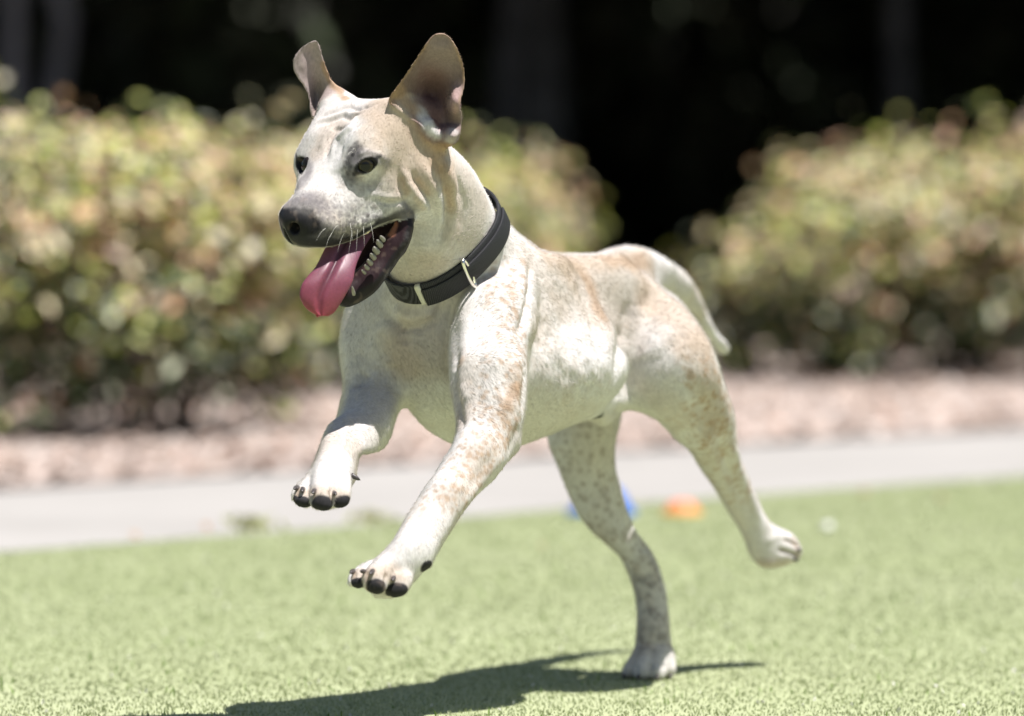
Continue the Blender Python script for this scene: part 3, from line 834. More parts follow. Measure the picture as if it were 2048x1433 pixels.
FOLDS = [  # (photo polyline, amplitude mm, width mm)
    ([(806, 335), (812, 365), (832, 392), (852, 412), (862, 428)], 3.76, 4.5), ([(822, 338), (832, 362), (852, 388), (868, 412), (872, 436)], -4.38, 3.2), ([(838, 322), (858, 358), (876, 395), (882, 430), (880, 470)], 3.34, 5),
    ([(798, 340), (800, 376), (816, 408), (836, 430), (850, 440)], -3.55, 3.2), ([(872, 318), (888, 352), (895, 395), (893, 440), (880, 490)], -4.38, 4), ([(896, 330), (908, 375), (910, 420), (898, 470), (880, 520)], 3.13, 6), ([(915, 340), (928, 380), (930, 420), (918, 470)], -1.67, 5),
    ([(745, 392), (770, 406), (800, 404), (822, 402)], -2.30, 3), ([(735, 384), (765, 398), (800, 394)], 1.67, 4),
    ([(632, 238), (660, 226), (690, 216), (730, 206), (760, 206)], -2.30, 2.6), ([(640, 252), (665, 240), (695, 230), (730, 218)], -2.09, 2.6), ([(630, 246), (662, 234), (692, 224), (735, 212)], 1.88, 2.6),
    ([(660, 320), (668, 288), (684, 262), (704, 242), (732, 226)], 2.71, 3.2), ([(650, 318), (658, 285), (672, 258), (692, 240)], -2.51, 2.8), ([(676, 318), (684, 290), (698, 264), (722, 242)], -2.30, 2.8), ([(640, 300), (650, 272), (664, 254)], 1.67, 3),
    ([(668, 340), (664, 365), (645, 388)], -1.04, 8),
    ([(711, 336), (719, 325), (733, 318), (748, 322), (760, 331)], .9, 2.2), ([(708, 328), (720, 315), (735, 310), (752, 314), (768, 326)], -1.2, 2.4), ([(712, 340), (722, 347), (738, 349), (752, 342)], 1.1, 2.2),
    ([(712, 314), (733, 306), (756, 312), (772, 324)], 1.6, 4), ([(702, 338), (715, 352), (740, 356), (765, 344)], 1.0, 4),
    ([(770, 612), (782, 636), (806, 655), (838, 654), (866, 640), (884, 612), (890, 590)], -5.5, 5), ([(806, 655), (812, 675), (816, 690)], -3, 6),
    ([(790, 612), (815, 634), (845, 632), (868, 612)], 5.0, 10), ([(760, 640), (775, 690), (770, 740)], 2.5, 14), ([(890, 610), (910, 640), (900, 720)], -2.5, 10),
    ([(1068, 520), (1072, 560), (1066, 600), (1046, 650), (1034, 672)], -6.5, 6), ([(1048, 530), (1050, 580), (1030, 640)], 2.5, 12), ([(1084, 560), (1086, 620), (1062, 680)], 2.5, 14),
    ([(1262, 600), (1257, 630), (1252, 670), (1247, 710), (1243, 765)], -6, 11), ([(1230, 640), (1222, 690), (1205, 750)], 2.0, 14), ([(1290, 610), (1300, 670), (1310, 720)], 3.0, 20),
    ([(1120, 620), (1140, 700), (1130, 780)], -2.0, 14), ([(1160, 560), (1195, 640), (1190, 730)], -2.2, 16), ([(1090, 600), (1105, 690), (1095, 770)], 2, 14),
    ([(1056, 720), (1052, 780), (1046, 830)], -4, 6), ([(905, 700), (904, 770), (912, 830), (918, 860)], -5, 6), ([(1028, 700), (1040, 760), (1030, 830)], 2.5, 14),
    ([(920, 770), (930, 790), (925, 800)], 2.0, 7), ([(1040, 850), (1028, 880), (1020, 910)], -2.5, 6), ([(1000, 870), (960, 930), (915, 1000)], 1.8, 12), ([(985, 905), (950, 960), (915, 1015)], -1.8, 7),
    ([(735, 745), (720, 760), (712, 775)], -4.0, 6), ([(700, 830), (715, 845), (735, 842)], -2, 7), ([(690, 850), (700, 875), (690, 900)], 2, 8), ([(790, 790), (778, 830), (770, 870)], 2, 10),
    ([(840, 740), (870, 800), (890, 860)], -2.0, 12), ([(1360, 860), (1390, 880), (1420, 880)], -2, 12), ([(1430, 820), (1445, 880), (1465, 940)], -2.0, 7), ([(1405, 850), (1425, 920), (1455, 985)], 2, 10),
    ([(1340, 700), (1390, 740), (1420, 800)], 3, 22), ([(1475, 960), (1492, 1000), (1510, 1040)], -1.6, 5), ([(1215, 860), (1205, 930), (1225, 990)], -3, 8), ([(1270, 1075), (1290, 1105)], -2, 5),
    ([(1295, 1150), (1305, 1220), (1305, 1290)], 1.3, 7),
    ([(735, 1140), (736, 1165), (734, 1186)], -3.0, 2.2), ([(772, 1145), (774, 1170), (772, 1192)], -3.2, 2.2), ([(709, 1140), (708, 1160), (708, 1178)], -2.2, 2), ([(624, 972), (623, 990), (624, 1012)], -3.0, 2.2), ([(664, 975), (664, 995), (665, 1014)], -3.0, 2.2), ([(596, 972), (594, 990), (596, 1006)], -2.2, 2),
    ([(1565, 1078), (1582, 1084), (1600, 1094)], -3.2, 2.6), ([(1555, 1100), (1578, 1106), (1598, 1114)], -3.2, 2.6), ([(1530, 1085), (1548, 1078), (1562, 1068)], 1.5, 5), ([(1512, 1120), (1530, 1128), (1550, 1126)], 1.8, 5),
    ([(1270, 1330), (1272, 1352)], -2.5, 3), ([(1300, 1325), (1300, 1358)], -2.8, 3), ([(1328, 1325), (1330, 1355)], -2.5, 3),
    ([(940, 620), (925, 680), (930, 740)], 2.2, 12), ([(1000, 560), (1010, 640), (1000, 720)], 1.6, 12), ([(1030, 690), (1012, 750), (1022, 810)], -2.2, 8), ([(960, 700), (955, 760), (965, 830)], -1.4, 9),
    ([(1010, 905), (975, 950), (935, 1005)], 1.6, 6), ([(1478, 900), (1490, 945)], 1.8, 5), ([(1440, 900), (1462, 950), (1480, 1000)], -2.0, 5), ([(1236, 960), (1262, 1030), (1300, 1100)], 1.5, 6), ([(1215, 960), (1240, 1030), (1272, 1085)], -2.2, 6),
    ([(1150, 900), (1170, 960), (1200, 1020)], -1.8, 8), ([(1380, 760), (1405, 820), (1420, 880)], -2.0, 10), ([(1110, 560), (1130, 620), (1128, 690)], -1.6, 9), ([(1150, 545), (1172, 610), (1172, 690)], 1.5, 9),
    ([(600, 408), (640, 392), (672, 372)], 1.5, 9), ([(690, 460), (730, 445), (775, 430)], 2.0, 6), ([(640, 440), (665, 455), (690, 452)], 1.5, 8),
]
disp = np.zeros(len(V))
V_SKIN = V.copy()
def sstep(a, b, x):
    t = np.clip((x-a)/(b-a), 0, 1); return t*t*(3-2*t)
FN = fbm(V, 70, 3, 2)-.5
for pts, amp, w in FOLDS:
    L = line3(pts)
    D, T = dist_line(V, L)
    D = D*(1+.35*FN)
    disp += amp*.001*np.exp(-(D/(w*.001))**2)*np.clip(np.sin(np.clip(T, 0, 1)*math.pi)*1.6+.15, 0, 1)
# low lumps of muscle and skin, and fine coat relief
disp += (fbm(V, 22, 9, 2)-.5)*.0022 + (fbm(V, 120, 19, 2)-.5)*.0004
for pts, r_, amp, fq in (([(1105, 700), (1140, 720), (1175, 740)], 34, 3.4, 95), ([(1075, 640), (1090, 680)], 20, 2.0, 120), ([(1400, 860), (1440, 900)], 24, 2.0, 110), ([(760, 700), (730, 760)], 26, 2.4, 90), ([(820, 470), (840, 540)], 26, 2.2, 80)):
    D, T = dist_line(V, line3(pts))
    disp += amp*.001*(fbm(V*np.array((1, 1, .6)), fq, int(fq), 2)-.5)*2*sstep(1.2, .3, D*1000/r_)
V = V+NV*disp[:, None]
V = relax(V, 1, .4)
NV = vnormals(V)
U0, V0 = proj(V)
# --- coat
n_lo, n_mid, n_hi, n_fine = fbm(V, 14, 31), fbm(V, 45, 32), fbm(V, 130, 33, 2), fbm(V, 330, 34, 2)
WARP = (np.stack([fbm(V, 90, s_, 2) for s_ in (91, 92, 93)], 1)-.5)*.012
CREAM = np.array((.515, .47, .425)); WHITE = np.array((.63, .605, .585)); TAN = np.array((.37, .245, .15)); FAWN = np.array((.435, .345, .262))
GREY = np.array((.16, .145, .15)); BLACK = np.array((.018, .017, .018)); EARC = np.array((.34, .265, .245)); PINK = np.array((.60, .36, .33)); DUN = np.array((.40, .30, .22))
C = CREAM*(1-.5)+WHITE*.5
C = np.repeat(C[None], len(V), 0)
def mixc(col, a):
    global C
    a = np.clip(a, 0, 1)[:, None]
    C = C*(1-a)+np.asarray(col)*a
def sstep(a, b, x):
    t = np.clip((x-a)/(b-a), 0, 1); return t*t*(3-2*t)
mixc(WHITE, sstep(.45, .62, n_lo)*.8)
mixc(FAWN, sstep(.52, .72, fbm(V, 11, 51))*.40)
def patch(col, pts, r, a=1.0, soft=.5, rag=.5, near=None):
    """pts photo polyline on the skin, r mm"""
    L = line3(pts) if len(pts) > 1 else np.array([skin_pt(*pts[0])])
    D, T = dist_line(V, L)
    D = D*1000/r+(n_mid-.5)*rag*2+(n_hi-.5)*rag
    al = a*sstep(1+soft, 1-soft, D)
    mixc(col, al)
def speckle(col, pts, r, a, freq, th, seed):
    """scattered soft freckles along a photo polyline"""
    L = line3(pts) if len(pts) > 1 else np.array([skin_pt(*pts[0])])
    D, T = dist_line(V, L)
    w = sstep(1.2, .5, D*1000/r+(n_mid-.5)*.5)
    ix = np.where(w > .03)[0]
    if not len(ix): return
    rg = np.random.default_rng(seed)
    rr = max(300./freq, 1.7)
    nd = int(len(ix)*H_*H_*1e6/(rr*rr*(6.5 if freq > 200 else 15)))
    al = np.zeros(len(ix)); Q = V[ix]*1000+(WARP[ix]*260)
    for c in rg.choice(ix, nd, p=w[ix]/w[ix].sum()):
        rad = rr*rg.uniform(.55, 1.5); d = np.abs(Q-(V[c]*1000+WARP[c]*260))
        m = (d < rad*1.4).all(1)
        if m.any():
            dd = np.linalg.norm(d[m], axis=1)/rad
            al[m] = np.maximum(al[m], sstep(1.3, .45, dd)*rg.uniform(.5, 1))
    aa = np.zeros(len(V)); aa[ix] = al*a*w[ix]
    mixc(col, aa)
# broad fawn and tan
patch(FAWN, [(790, 215), (840, 290), (850, 340)], 30, .55, .7); patch(TAN, [(835, 250), (858, 285), (868, 330)], 14, .35, .8); patch(FAWN, [(920, 330), (960, 400), (940, 470)], 20, .4, .8, .7); patch(FAWN, [(1060, 500), (1130, 540), (1160, 600)], 26, .45, .8, .7)
patch(FAWN, [(800, 230), (830, 270), (850, 300)], 34, .75, .6)
patch(FAWN, [(760, 240), (790, 290), (800, 340)], 26, .5, .7)
patch(TAN, [(862, 262), (872, 290), (880, 330)], 11, .65)
patch(FAWN, [(640, 300), (655, 270), (680, 250)], 12, .5)
patch(FAWN, [(1140, 520), (1180, 560), (1205, 620)], 26, .55, .6)
patch(TAN, [(1165, 530), (1190, 570), (1205, 612)], 13, .6, .6)
patch(FAWN, [(1100, 515), (1180, 514), (1260, 510), (1300, 520)], 16, .75, .6)
patch(TAN, [(1225, 512), (1285, 520)], 11, .45, .6)
patch(FAWN, [(1300, 590), (1350, 630), (1390, 670)], 28, .75, .6)
patch(FAWN, [(1400, 700), (1425, 770), (1440, 840)], 20, .6, .6)
patch(FAWN, [(1035, 740), (1030, 790), (1010, 830)], 10, .6, .7)
patch(TAN, [(1035, 770), (1012, 812)], 5, .6, .6, .9)
patch(TAN, [(1000, 790), (1005, 815)], 3.5, .5, .6, .9)
patch(TAN, [(912, 716)], 6, .6, .6); patch(TAN, [(1030, 620)], 4, .45); patch(TAN, [(1022, 570), (1030, 590)], 4, .45); patch(TAN, [(1050, 520)], 5, .5)
patch(TAN, [(1012, 603)], 3, .4); patch(TAN, [(1005, 650)], 3, .35); patch(FAWN, [(795, 690), (815, 730)], 16, .55, .7)
patch(FAWN, [(985, 880), (950, 930), (905, 990)], 15, .45, .7); speckle(TAN, [(985, 860), (930, 950), (870, 1040)], 34, .70, 120, .58, 61)
speckle(TAN, [(1030, 560), (1020, 700), (1000, 830)], 36, .70, 110, .60, 62); speckle(TAN, [(1400, 760), (1440, 860), (1480, 980)], 34, .75, 105, .55, 63)
speckle(np.array((.30, .25, .215)), [(1150, 900), (1200, 1000), (1270, 1100), (1300, 1200), (1300, 1310)], 44, .65, 95, .55, 64); speckle(GREY, [(1300, 1150), (1305, 1290)], 20, .6, 90, .58, 65)
speckle(DUN, [(1090, 680), (1150, 760), (1180, 800)], 44, .2, 130, .56, 66); speckle(DUN, [(1370, 860), (1440, 900)], 34, .4, 100, .55, 67)
patch(GREY, [(1262, 622)], 8, .30, .7, .9); patch(DUN, [(1330, 800), (1400, 850)], 22, .25, .7, .9)
patch(FAWN, [(750, 980), (700, 975), (620, 972)], 9, .0)
# white blaze, toes, forearms
patch(WHITE, [(655, 360), (668, 330), (684, 290), (705, 245)], 9, .85, .6, .3); patch(WHITE, [(660, 375), (690, 400), (740, 430)], 15, .65, .6, .4)
patch(WHITE, [(690, 930), (665, 950)], 24, .8, .6, .3); patch(WHITE, [(870, 1060), (830, 1110)], 24, .7, .6, .3); patch(WHITE, [(1300, 1340), (1340, 1340)], 22, .8, .5, .3)
patch(FAWN, [(590, 985), (640, 980), (690, 985)], 8, .65, .7); patch(FAWN, [(710, 1145), (760, 1140), (800, 1150)], 9, .65, .7)
for ln_ in ([(735, 1142), (735, 1180)], [(772, 1148), (773, 1188)], [(708, 1142), (708, 1172)], [(624, 975), (624, 1006)], [(664, 978), (665, 1008)], [(596, 975), (595, 1000)], [(1568, 1080), (1598, 1092)], [(1560, 1101), (1596, 1112)]):
    patch(DUN*.6, ln_, 1.6, .75, .6, .5)  # dun fur between the toes, darkened for the shade in the gaps
patch(DUN, [(1590, 1080), (1600, 1110)], 6, .5, .7, .8); patch(DUN, [(1530, 1130), (1570, 1128)], 6, .5, .7, .8)
# tan in the cheek creases, also painted as the shading between folds
patch(TAN, [(806, 360), (812, 382)], 4, .35, .7); patch(TAN, [(838, 360), (856, 390)], 3.5, .3, .7); patch(TAN, [(830, 398), (848, 420)], 3.2, .3, .7); patch(TAN, [(893, 380), (900, 410)], 4.5, .35, .7)
# grey mask: muzzle, eye rings
patch(GREY*1.2, [(568, 420), (600, 405), (632, 408)], 12, .72, .7, .5); patch(BLACK*2.2, [(570, 474), (605, 488), (650, 488), (690, 480)], 8, .92, .6, .5); patch(GREY*.7, [(600, 455), (640, 455)], 10, .75, .7, .5)
patch(GREY*.5, [(590, 474), (620, 480), (660, 478)], 11, .85, .7, .7)
speckle(BLACK*2, [(640, 465), (690, 466), (740, 448)], 15, .75, 420, .45, 74)
patch(GREY, [(590, 402), (615, 396)], 9, .6, .8, .6)
speckle(GREY, [(640, 430), (690, 450), (740, 440)], 26, .72, 380, .48, 71); speckle(GREY, [(680, 400), (720, 380), (760, 390)], 22, .30, 380, .50, 72)
patch(GREY*.6, [(702, 352), (704, 332), (708, 304)], 7.0, .80, .7, .8); speckle(BLACK*2, [(698, 356), (702, 330), (708, 300)], 11, .7, 320, .42, 77); patch(GREY, [(706, 358), (728, 370), (752, 372)], 6, .40, .8, .7); patch(GREY, [(715, 318), (735, 311), (765, 322), (775, 326)], 5, .62, .6, .4)
patch(BLACK, [(706, 311)], 2.2, .8, .5, .3)
patch(GREY, [(600, 352), (596, 372)], 8, .65, .7, .5); patch(GREY, [(606, 318), (613, 338)], 4, .6, .7, .5)
speckle(GREY, [(700, 790), (680, 850)], 26, .18, 150, .5, 73)
patch(TAN, [(778, 196), (800, 188), (850, 100)], 5, .8, .5, .3)
hl = (V-HO)@HF, (V-HO)@HL, (V-HO)@HU
# nose leather
dn = np.sqrt(((hl[0]-.134)/.0175)**2+((hl[1])/.0250)**2+((hl[2]-.0125)/.0200)**2)+(n_hi-.5)*.25
NOSE = sstep(1.12, .92, dn)
mixc(BLACK*.45, NOSE)
patch(BLACK*.8, [(568, 450), (592, 456), (622, 450)], 11, .97, .3, .2); patch(BLACK*1.8, [(566, 430), (590, 424), (620, 428)], 6, .75, .5, .3)
patch(BLACK*1.5, [(592, 482), (640, 488), (695, 484), (735, 466)], 5.2, .9, .45, .5)
# upper lip line and corner of the mouth
patch(BLACK*1.6, [(640, 493), (690, 489), (732, 470), (757, 455)], 3.2, .85, .5, .3); patch(BLACK*1.8, [(757, 447), (785, 437), (812, 428), (826, 430)], 5.0, .9, .5, .3); patch(GREY, [(815, 425), (826, 440)], 9, .8, .5, .4)
# eye rims
for (E, nn, slit, upv, ahead) in eye_data:
    d = V-E
    a, b = d@slit, d@upv
    q = np.sqrt((a/.0122)**2+(b/.0072)**2)
    near_e = np.linalg.norm(d, axis=1) < .03
    mixc(BLACK, near_e*sstep(1.12, .95, q))
    d2 = V-(E+slit*.0135+upv*.0012)
    mixc(BLACK*1.5, sstep(1.1, .6, np.sqrt((d2@slit/.008)**2+(d2@upv/.0025)**2+(d2@nn/.01)**2))*.85)
    d2 = V-(E-slit*.0125-upv*.002)
    mixc(BLACK*1.5, sstep(1.1, .6, np.sqrt((d2@slit/.006)**2+(d2@upv/.0035)**2+(d2@nn/.01)**2))*.85)
# ears
ge = ev_part(near_ear, V); gh = ev_part(head, V)
em = sstep(.002, .008, gh-ge)*(ge < .006)*(V0 < 302)
inner = sstep(.3, -.05, NV[:, 1])
mixc(EARC*np.array((1.0, .9, .88))*(.42+.22*n_mid[:, None]), em*inner*.92)
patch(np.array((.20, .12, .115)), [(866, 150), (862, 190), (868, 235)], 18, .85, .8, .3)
patch(np.array((.42, .27, .25)), [(908, 190), (900, 215)], 7, .6, .8, .3)
mixc(TAN, em*(1-inner)*.7)
lk = poly_map(smooth_poly([(782, 186), (799, 163), (813, 142), (827, 121), (842, 98), (855, 79), (867, 67), (880, 64), (892, 67), (902, 74), (913, 90), (922, 110), (932, 148), (931, 168), (927, 188), (920, 208), (926, 235), (918, 270), (905, 287), (882, 300), (850, 262), (820, 235)]), 30, 2)(U0, V0)
mixc(TAN, em*inner*sstep(-9, -3, lk+(n_hi-.5)*4)*.75*(V0 < 210))
patch(WHITE*.95, [(842, 225), (858, 252), (868, 262)], 6, .75, .7, .6); patch(WHITE*.95, [(905, 262), (898, 280)], 6, .6, .7, .5); patch(TAN, [(875, 296), (895, 292)], 5, .7)
patch(np.array((.27, .21, .20)), [(880, 95), (888, 125)], 13, .6, .8, .4); patch(np.array((.30, .21, .195)), [(918, 175), (908, 202), (892, 215)], 7, .65, .6, .4); patch(TAN, [(800, 185), (815, 205), (830, 222)], 6, .6, .7, .6)  # skin tints; lighter cup top and lobe stand in for fold shading
patch(WHITE, [(848, 238), (862, 258), (874, 270)], 5.5, .75, .7, .7); patch(EARC, [(896, 268), (906, 276)], 5, .5, .7, .4)
patch(FAWN, [(800, 565), (840, 550), (870, 530)], 20, .5, .7, .5); patch(TAN, [(888, 340), (898, 380), (902, 420)], 5, .5, .7, .4); patch(FAWN, [(905, 350), (918, 410), (905, 470)], 10, .5, .7, .5)
gf = ev_part(far_ear, V)
em2 = sstep(.002, .008, gh-gf)*(gf < .006)*(V0 < 242)*(U0 < 722)
mixc(EARC*.85, em2*.85)
patch(TAN, [(652, 130), (668, 170), (690, 188)], 5, .85, .5, .3)
# lower jaw: black lip outside, liver dark inside
gj = ev_part(jaw, V_SKIN)
jm = (gj < .0018) & (ev_part(head, V_SKIN) > .0012)
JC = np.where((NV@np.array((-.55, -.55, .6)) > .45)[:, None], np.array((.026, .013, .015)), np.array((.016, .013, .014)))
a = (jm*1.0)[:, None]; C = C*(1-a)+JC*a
patch(np.array((.40, .17, .10)), [(790, 450), (782, 468)], 3.5, .8, .6, .3)
speckle(WHITE*.6, [(814, 470), (796, 522), (775, 556)], 4, .10, 300, .5, 75)
# pads
PADS = [(699, 1168, 5), (714, 1168, 7.5), (752, 1175, 11), (795, 1184, 11), (770, 1199, 9), (585, 1000, 5), (604, 1009, 9), (643, 1009, 11.5), (685, 1008, 10), (652, 1020, 7), (859, 1138, 8.5), (601, 1003, 7)]
for x, y, r in PADS:
    p = skin_pt(x, y); d = np.linalg.norm((V-p)*np.array((1, .6, 1.25)), axis=1)*1000
    mixc(BLACK*1.4, sstep(1.1, .85, d/r+(n_hi-.5)*.25))
    disp2 = sstep(1.1, .5, d/r)*.0008
    V = V+NV*disp2[:, None]
patch(BLACK*1.5, [(1204, 842)], 6.5, .92, .5, .2)
mixc(np.array((.45, .33, .25)), sstep(.66, .75, n_hi)*.10)
C = C*(1+(n_fine-.5)[:, None]*.16)
dog = empty("dog", tuple(GP(1300, 1352)))
tag(dog, "cream spotted dog with a black collar bounding across the lawn, mouth open and tongue out", "dog")
me = mesh_np("body", V, Fq)
set_col(me, "tint", C)
at_ = me.attributes.new("wet", 'FLOAT', 'POINT')
wet = np.clip(NOSE+jm*.9, 0, 1).astype(np.float32)
at_.data.foreach_set("value", wet)
m_coat, t, p = mat_new("coat", 0.75, 0.18)
a = N(t, "ShaderNodeAttribute"); a.attribute_name = "tint"
tc = N(t, "ShaderNodeTexCoord")
mp_ = N(t, "ShaderNodeMapping"); mp_.inputs["Scale"].default_value = (300, 300, 110)
t.links.new(tc.outputs["Object"], mp_.inputs[0])
n1 = N(t, "ShaderNodeTexNoise", Scale=1.6, Detail=4); t.links.new(mp_.outputs[0], n1.inputs["Vector"])
mr = N(t, "ShaderNodeMapRange"); mr.inputs[1].default_value = .3; mr.inputs[2].default_value = .7; mr.inputs[3].default_value = .86; mr.inputs[4].default_value = 1.08
t.links.new(n1.outputs[0], mr.inputs[0])
mx = N(t, "ShaderNodeMix", data_type='RGBA', blend_type='MULTIPLY'); mx.inputs[0].default_value = 1
t.links.new(a.outputs["Color"], mx.inputs[6]); t.links.new(mr.outputs[0], mx.inputs[7]); t.links.new(mx.outputs[2], p.inputs["Base Color"])
b = N(t, "ShaderNodeBump", Strength=.4, Distance=.0006); t.links.new(n1.outputs[0], b.inputs["Height"]); t.links.new(b.outputs[0], p.inputs["Normal"])
aw = N(t, "ShaderNodeAttribute"); aw.attribute_name = "wet"
m1 = N(t, "ShaderNodeMapRange"); m1.inputs[3].default_value = .75; m1.inputs[4].default_value = .42; t.links.new(aw.outputs["Fac"], m1.inputs[0]); t.links.new(m1.outputs[0], p.inputs["Roughness"])
m2 = N(t, "ShaderNodeMapRange"); m2.inputs[3].default_value = .15; m2.inputs[4].default_value = .16; t.links.new(aw.outputs["Fac"], m2.inputs[0]); t.links.new(m2.outputs[0], p.inputs["Specular IOR Level"])
body = link("body", me, m_coat, dog, True)

# --- eyes
m_eye = attr_mat("eye", .05, .3)
for (E, nn, slit, upv, ahead) in eye_data:
    c = E-nn*(EYE_R+.0010)
    bm = bmesh.new()
    bmesh.ops.create_icosphere(bm, subdivisions=5, radius=EYE_R)
    vv = np.array([v.co[:] for v in bm.verts])
    g_ = ahead*.55+nn*.6; g_ /= np.linalg.norm(g_)
    q = np.degrees(np.arccos(np.clip(vv@g_/EYE_R, -1, 1)))
    iris = np.array((.026, .021, .009)); pup = np.array((.006, .006, .007)); scl = np.array((.025, .02, .018))
    w1 = sstep(24, 27, q)[:, None]; w2 = sstep(38, 43, q)[:, None]; w3 = sstep(54, 60, q)[:, None]
    cc = pup*(1-w1)+iris*w1; cc = cc*(1-w2)+np.array((.012, .01, .008))*w2; cc = cc*(1-w3)+scl*w3
    bmesh.ops.translate(bm, verts=bm.verts, vec=Vector(c))
    me = bm_mesh("eye", bm); set_col(me, "tint", cc)
    link("eye", me, m_eye, dog, True)

# --- tongue
LE = np.array([(652, 488, 5.712), (645, 502, 5.706), (629, 533, 5.694), (612, 553, 5.688), (601, 570, 5.684), (597, 592, 5.682), (603, 608, 5.682), (613, 620, 5.683), (630, 630, 5.684)], float)
RE = np.array([(752, 462, 5.735), (728, 500, 5.716), (714, 533, 5.702), (709, 560, 5.695), (700, 580, 5.692), (690, 597, 5.690), (681, 612, 5.689), (670, 626, 5.688), (656, 634, 5.687)], float)
nt_, ns_ = 40, 17
tt = np.linspace(0, 1, nt_)*(len(LE)-1)
def pick(A, t):
    i = np.minimum(t.astype(int), len(A)-2); f = (t-i)[:, None]
    P0, P1, P2, P3_ = A[np.maximum(i-1, 0)], A[i], A[i+1], A[np.minimum(i+2, len(A)-1)]
    return .5*(2*P1+(P2-P0)*f+(2*P0-5*P1+4*P2-P3_)*f*f+(3*P1-P0-3*P2+P3_)*f**3)
l3, r3 = pick(LE, tt), pick(RE, tt)
bm = bmesh.new(); rows = []; cols = []
for i in range(nt_):
    row = []
    for j in range(ns_):
        s = j/(ns_-1)
        q = l3[i]*(1-s)+r3[i]*s
        w = 4*s*(1-s)
        y = q[2]-.0045*w**.6+.0050*math.exp(-((s-.46)/.07)**2)*min(1, 1.25-i/nt_)
        row.append(bm.verts.new(P3(q[0], q[1], y)))
        k = i/(nt_-1)
        gv = 1-.5*math.exp(-((s-.46)/.06)**2)*min(1, 1.3-k)  # shade of the middle groove darkened into the colour
        cols.append(((.27-.12*(1-k)**.8)*gv, (.045+.02*(1-k))*gv, (.062+.036*(1-k))*gv))
    rows.append(row)
for A, B in zip(rows, rows[1:]):
    for j in range(ns_-1): bm.faces.new((A[j], B[j], B[j+1], A[j+1]))
me = bm_mesh("tongue", bm); set_col(me, "tint", np.array(cols))
m_tongue = attr_mat("tongue", .42, .3, 0, .25, 420)
pt = m_tongue.node_tree.nodes["Principled BSDF"]; pt.inputs["Subsurface Weight"].default_value = .25; pt.inputs["Subsurface Radius"].default_value = (.006, .002, .001); pt.inputs["Subsurface Scale"].default_value = 1
o = link("tongue", me, m_tongue, dog, True)
md = o.modifiers.new("thick", 'SOLIDIFY'); md.thickness = .006; md.offset = -1
md = o.modifiers.new("round", 'SUBSURF'); md.levels = 1; md.render_levels = 1

# --- teeth, claws
m_tooth, t, p = mat_new("tooth", .25, .5); p.inputs["Base Color"].default_value = (.22, .205, .17, 1)
m_claw, t, p = mat_new("claw", .35, .5); p.inputs["Base Color"].default_value = (.06, .05, .048, 1)
def peg(name, a, b, r, mat, bend=(0, 0, 0), flat=.7):
    a, b = Vector(a), Vector(b); bm = bmesh.new()
    pts = []; rad = []
    for k in range(6):
        q = k/5
        pts.append(a.lerp(b, q)+Vector(bend)*math.sin(q*math.pi*.5)*q); rad.append(r*(1-q**2.2)**.6*.96+r*.05)
    tube(bm, pts, rad, 8)
    return link(name, bm_mesh(name, bm), mat, dog, True)
for (x, y, r, h) in [(763, 474, 5, 7), (757, 485, 6.5, 10), (750, 498, 7, 9), (744, 510, 6, 8), (738, 521, 5.5, 7), (732, 531, 4.5, 6), (726, 540, 3.5, 5)]:
    pA = P3(x+4, y+7, 5.706); pB = P3(x-3, y-h+5, 5.700)
    peg("tooth", pA, pB, px(r, 5.71), m_tooth)
peg("tooth", P3(708, 590, 5.69), P3(704, 572, 5.684), px(3.5, 5.7), m_tooth)
CL = [(705, 1150, 700, 1137), (722, 1149, 721, 1133), (745, 1154, 740, 1139), (787, 1166, 785, 1152), (591, 982, 588, 969), (605, 989, 604, 974), (628, 992, 625, 978), (673, 993, 671, 980)]
for (x0, y0, x1, y1) in CL:
    s = skin_pt(x0, y0-6)
    peg("claw", s+np.array((0, .004, .002)), P3w(x1, y1+7, s[1]-.0075), px(5.2, 5.7), m_claw, (0, -.002, -.001))
s = skin_pt(712, 946)
peg("claw", s, P3w(721, 961, s[1]-.002), px(5, 5.7), m_claw)
for x in (1250, 1279, 1316, 1345):
    s = skin_pt(x, 1352)
    peg("claw", s+np.array((0, .005, .002)), s+np.array((-.002, -.006, -.003)), .0024, m_claw)
for x, y in ((1600, 1098), (1594, 1118)):
    s = skin_pt(x-6, y)
    peg("claw", s, P3w(x+3, y+6, s[1]+.003), .0022, m_claw)

# --- collar: a doubled webbing strap round the neck
nax = np.array((.33, .60, -.728)); nax /= np.linalg.norm(nax)
e2 = np.array((0, -1., 0))-nax*(nax@np.array((0, -1., 0))); e2 /= np.linalg.norm(e2)
e1 = np.cross(nax, e2)
cc0 = P3(878, 478, 5.84)
def neck_ring(c, na, a1, a2, n=96, off=.002):
    ang = np.linspace(0, 2*math.pi, n, endpoint=False)
    D = np.cos(ang)[:, None]*a1+np.sin(ang)[:, None]*a2
    t_ = np.full(n, .02)
    nk = [Part([torso.ops[5], torso.ops[1], torso.ops[0]], None, .03), head]
    for _ in range(60):
        P = c+D*t_[:, None]
        t_ += np.clip(-ev_all(nk, P)*.8, -.01, .01)
    # smooth the strap's run
    A_ = np.stack([np.ones(n)]+[f(k_*ang) for k_ in (1, 2, 3) for f in (np.cos, np.sin)], 1)
    t_ = A_@np.linalg.lstsq(A_, np.minimum(t_, np.median(t_)*1.3), rcond=None)[0]+.001
    t_ = np.minimum(t_, np.median(t_)*1.35)
    for _ in range(6): t_ = np.maximum(t_, .25*np.roll(t_, 1)+.5*t_+.25*np.roll(t_, -1)) if _ < 3 else .25*np.roll(t_, 1)+.5*t_+.25*np.roll(t_, -1)
    return c+D*(t_+off)[:, None], D
m_web, t, p = mat_new("webbing", .62, .35)
tc = N(t, "ShaderNodeTexCoord")
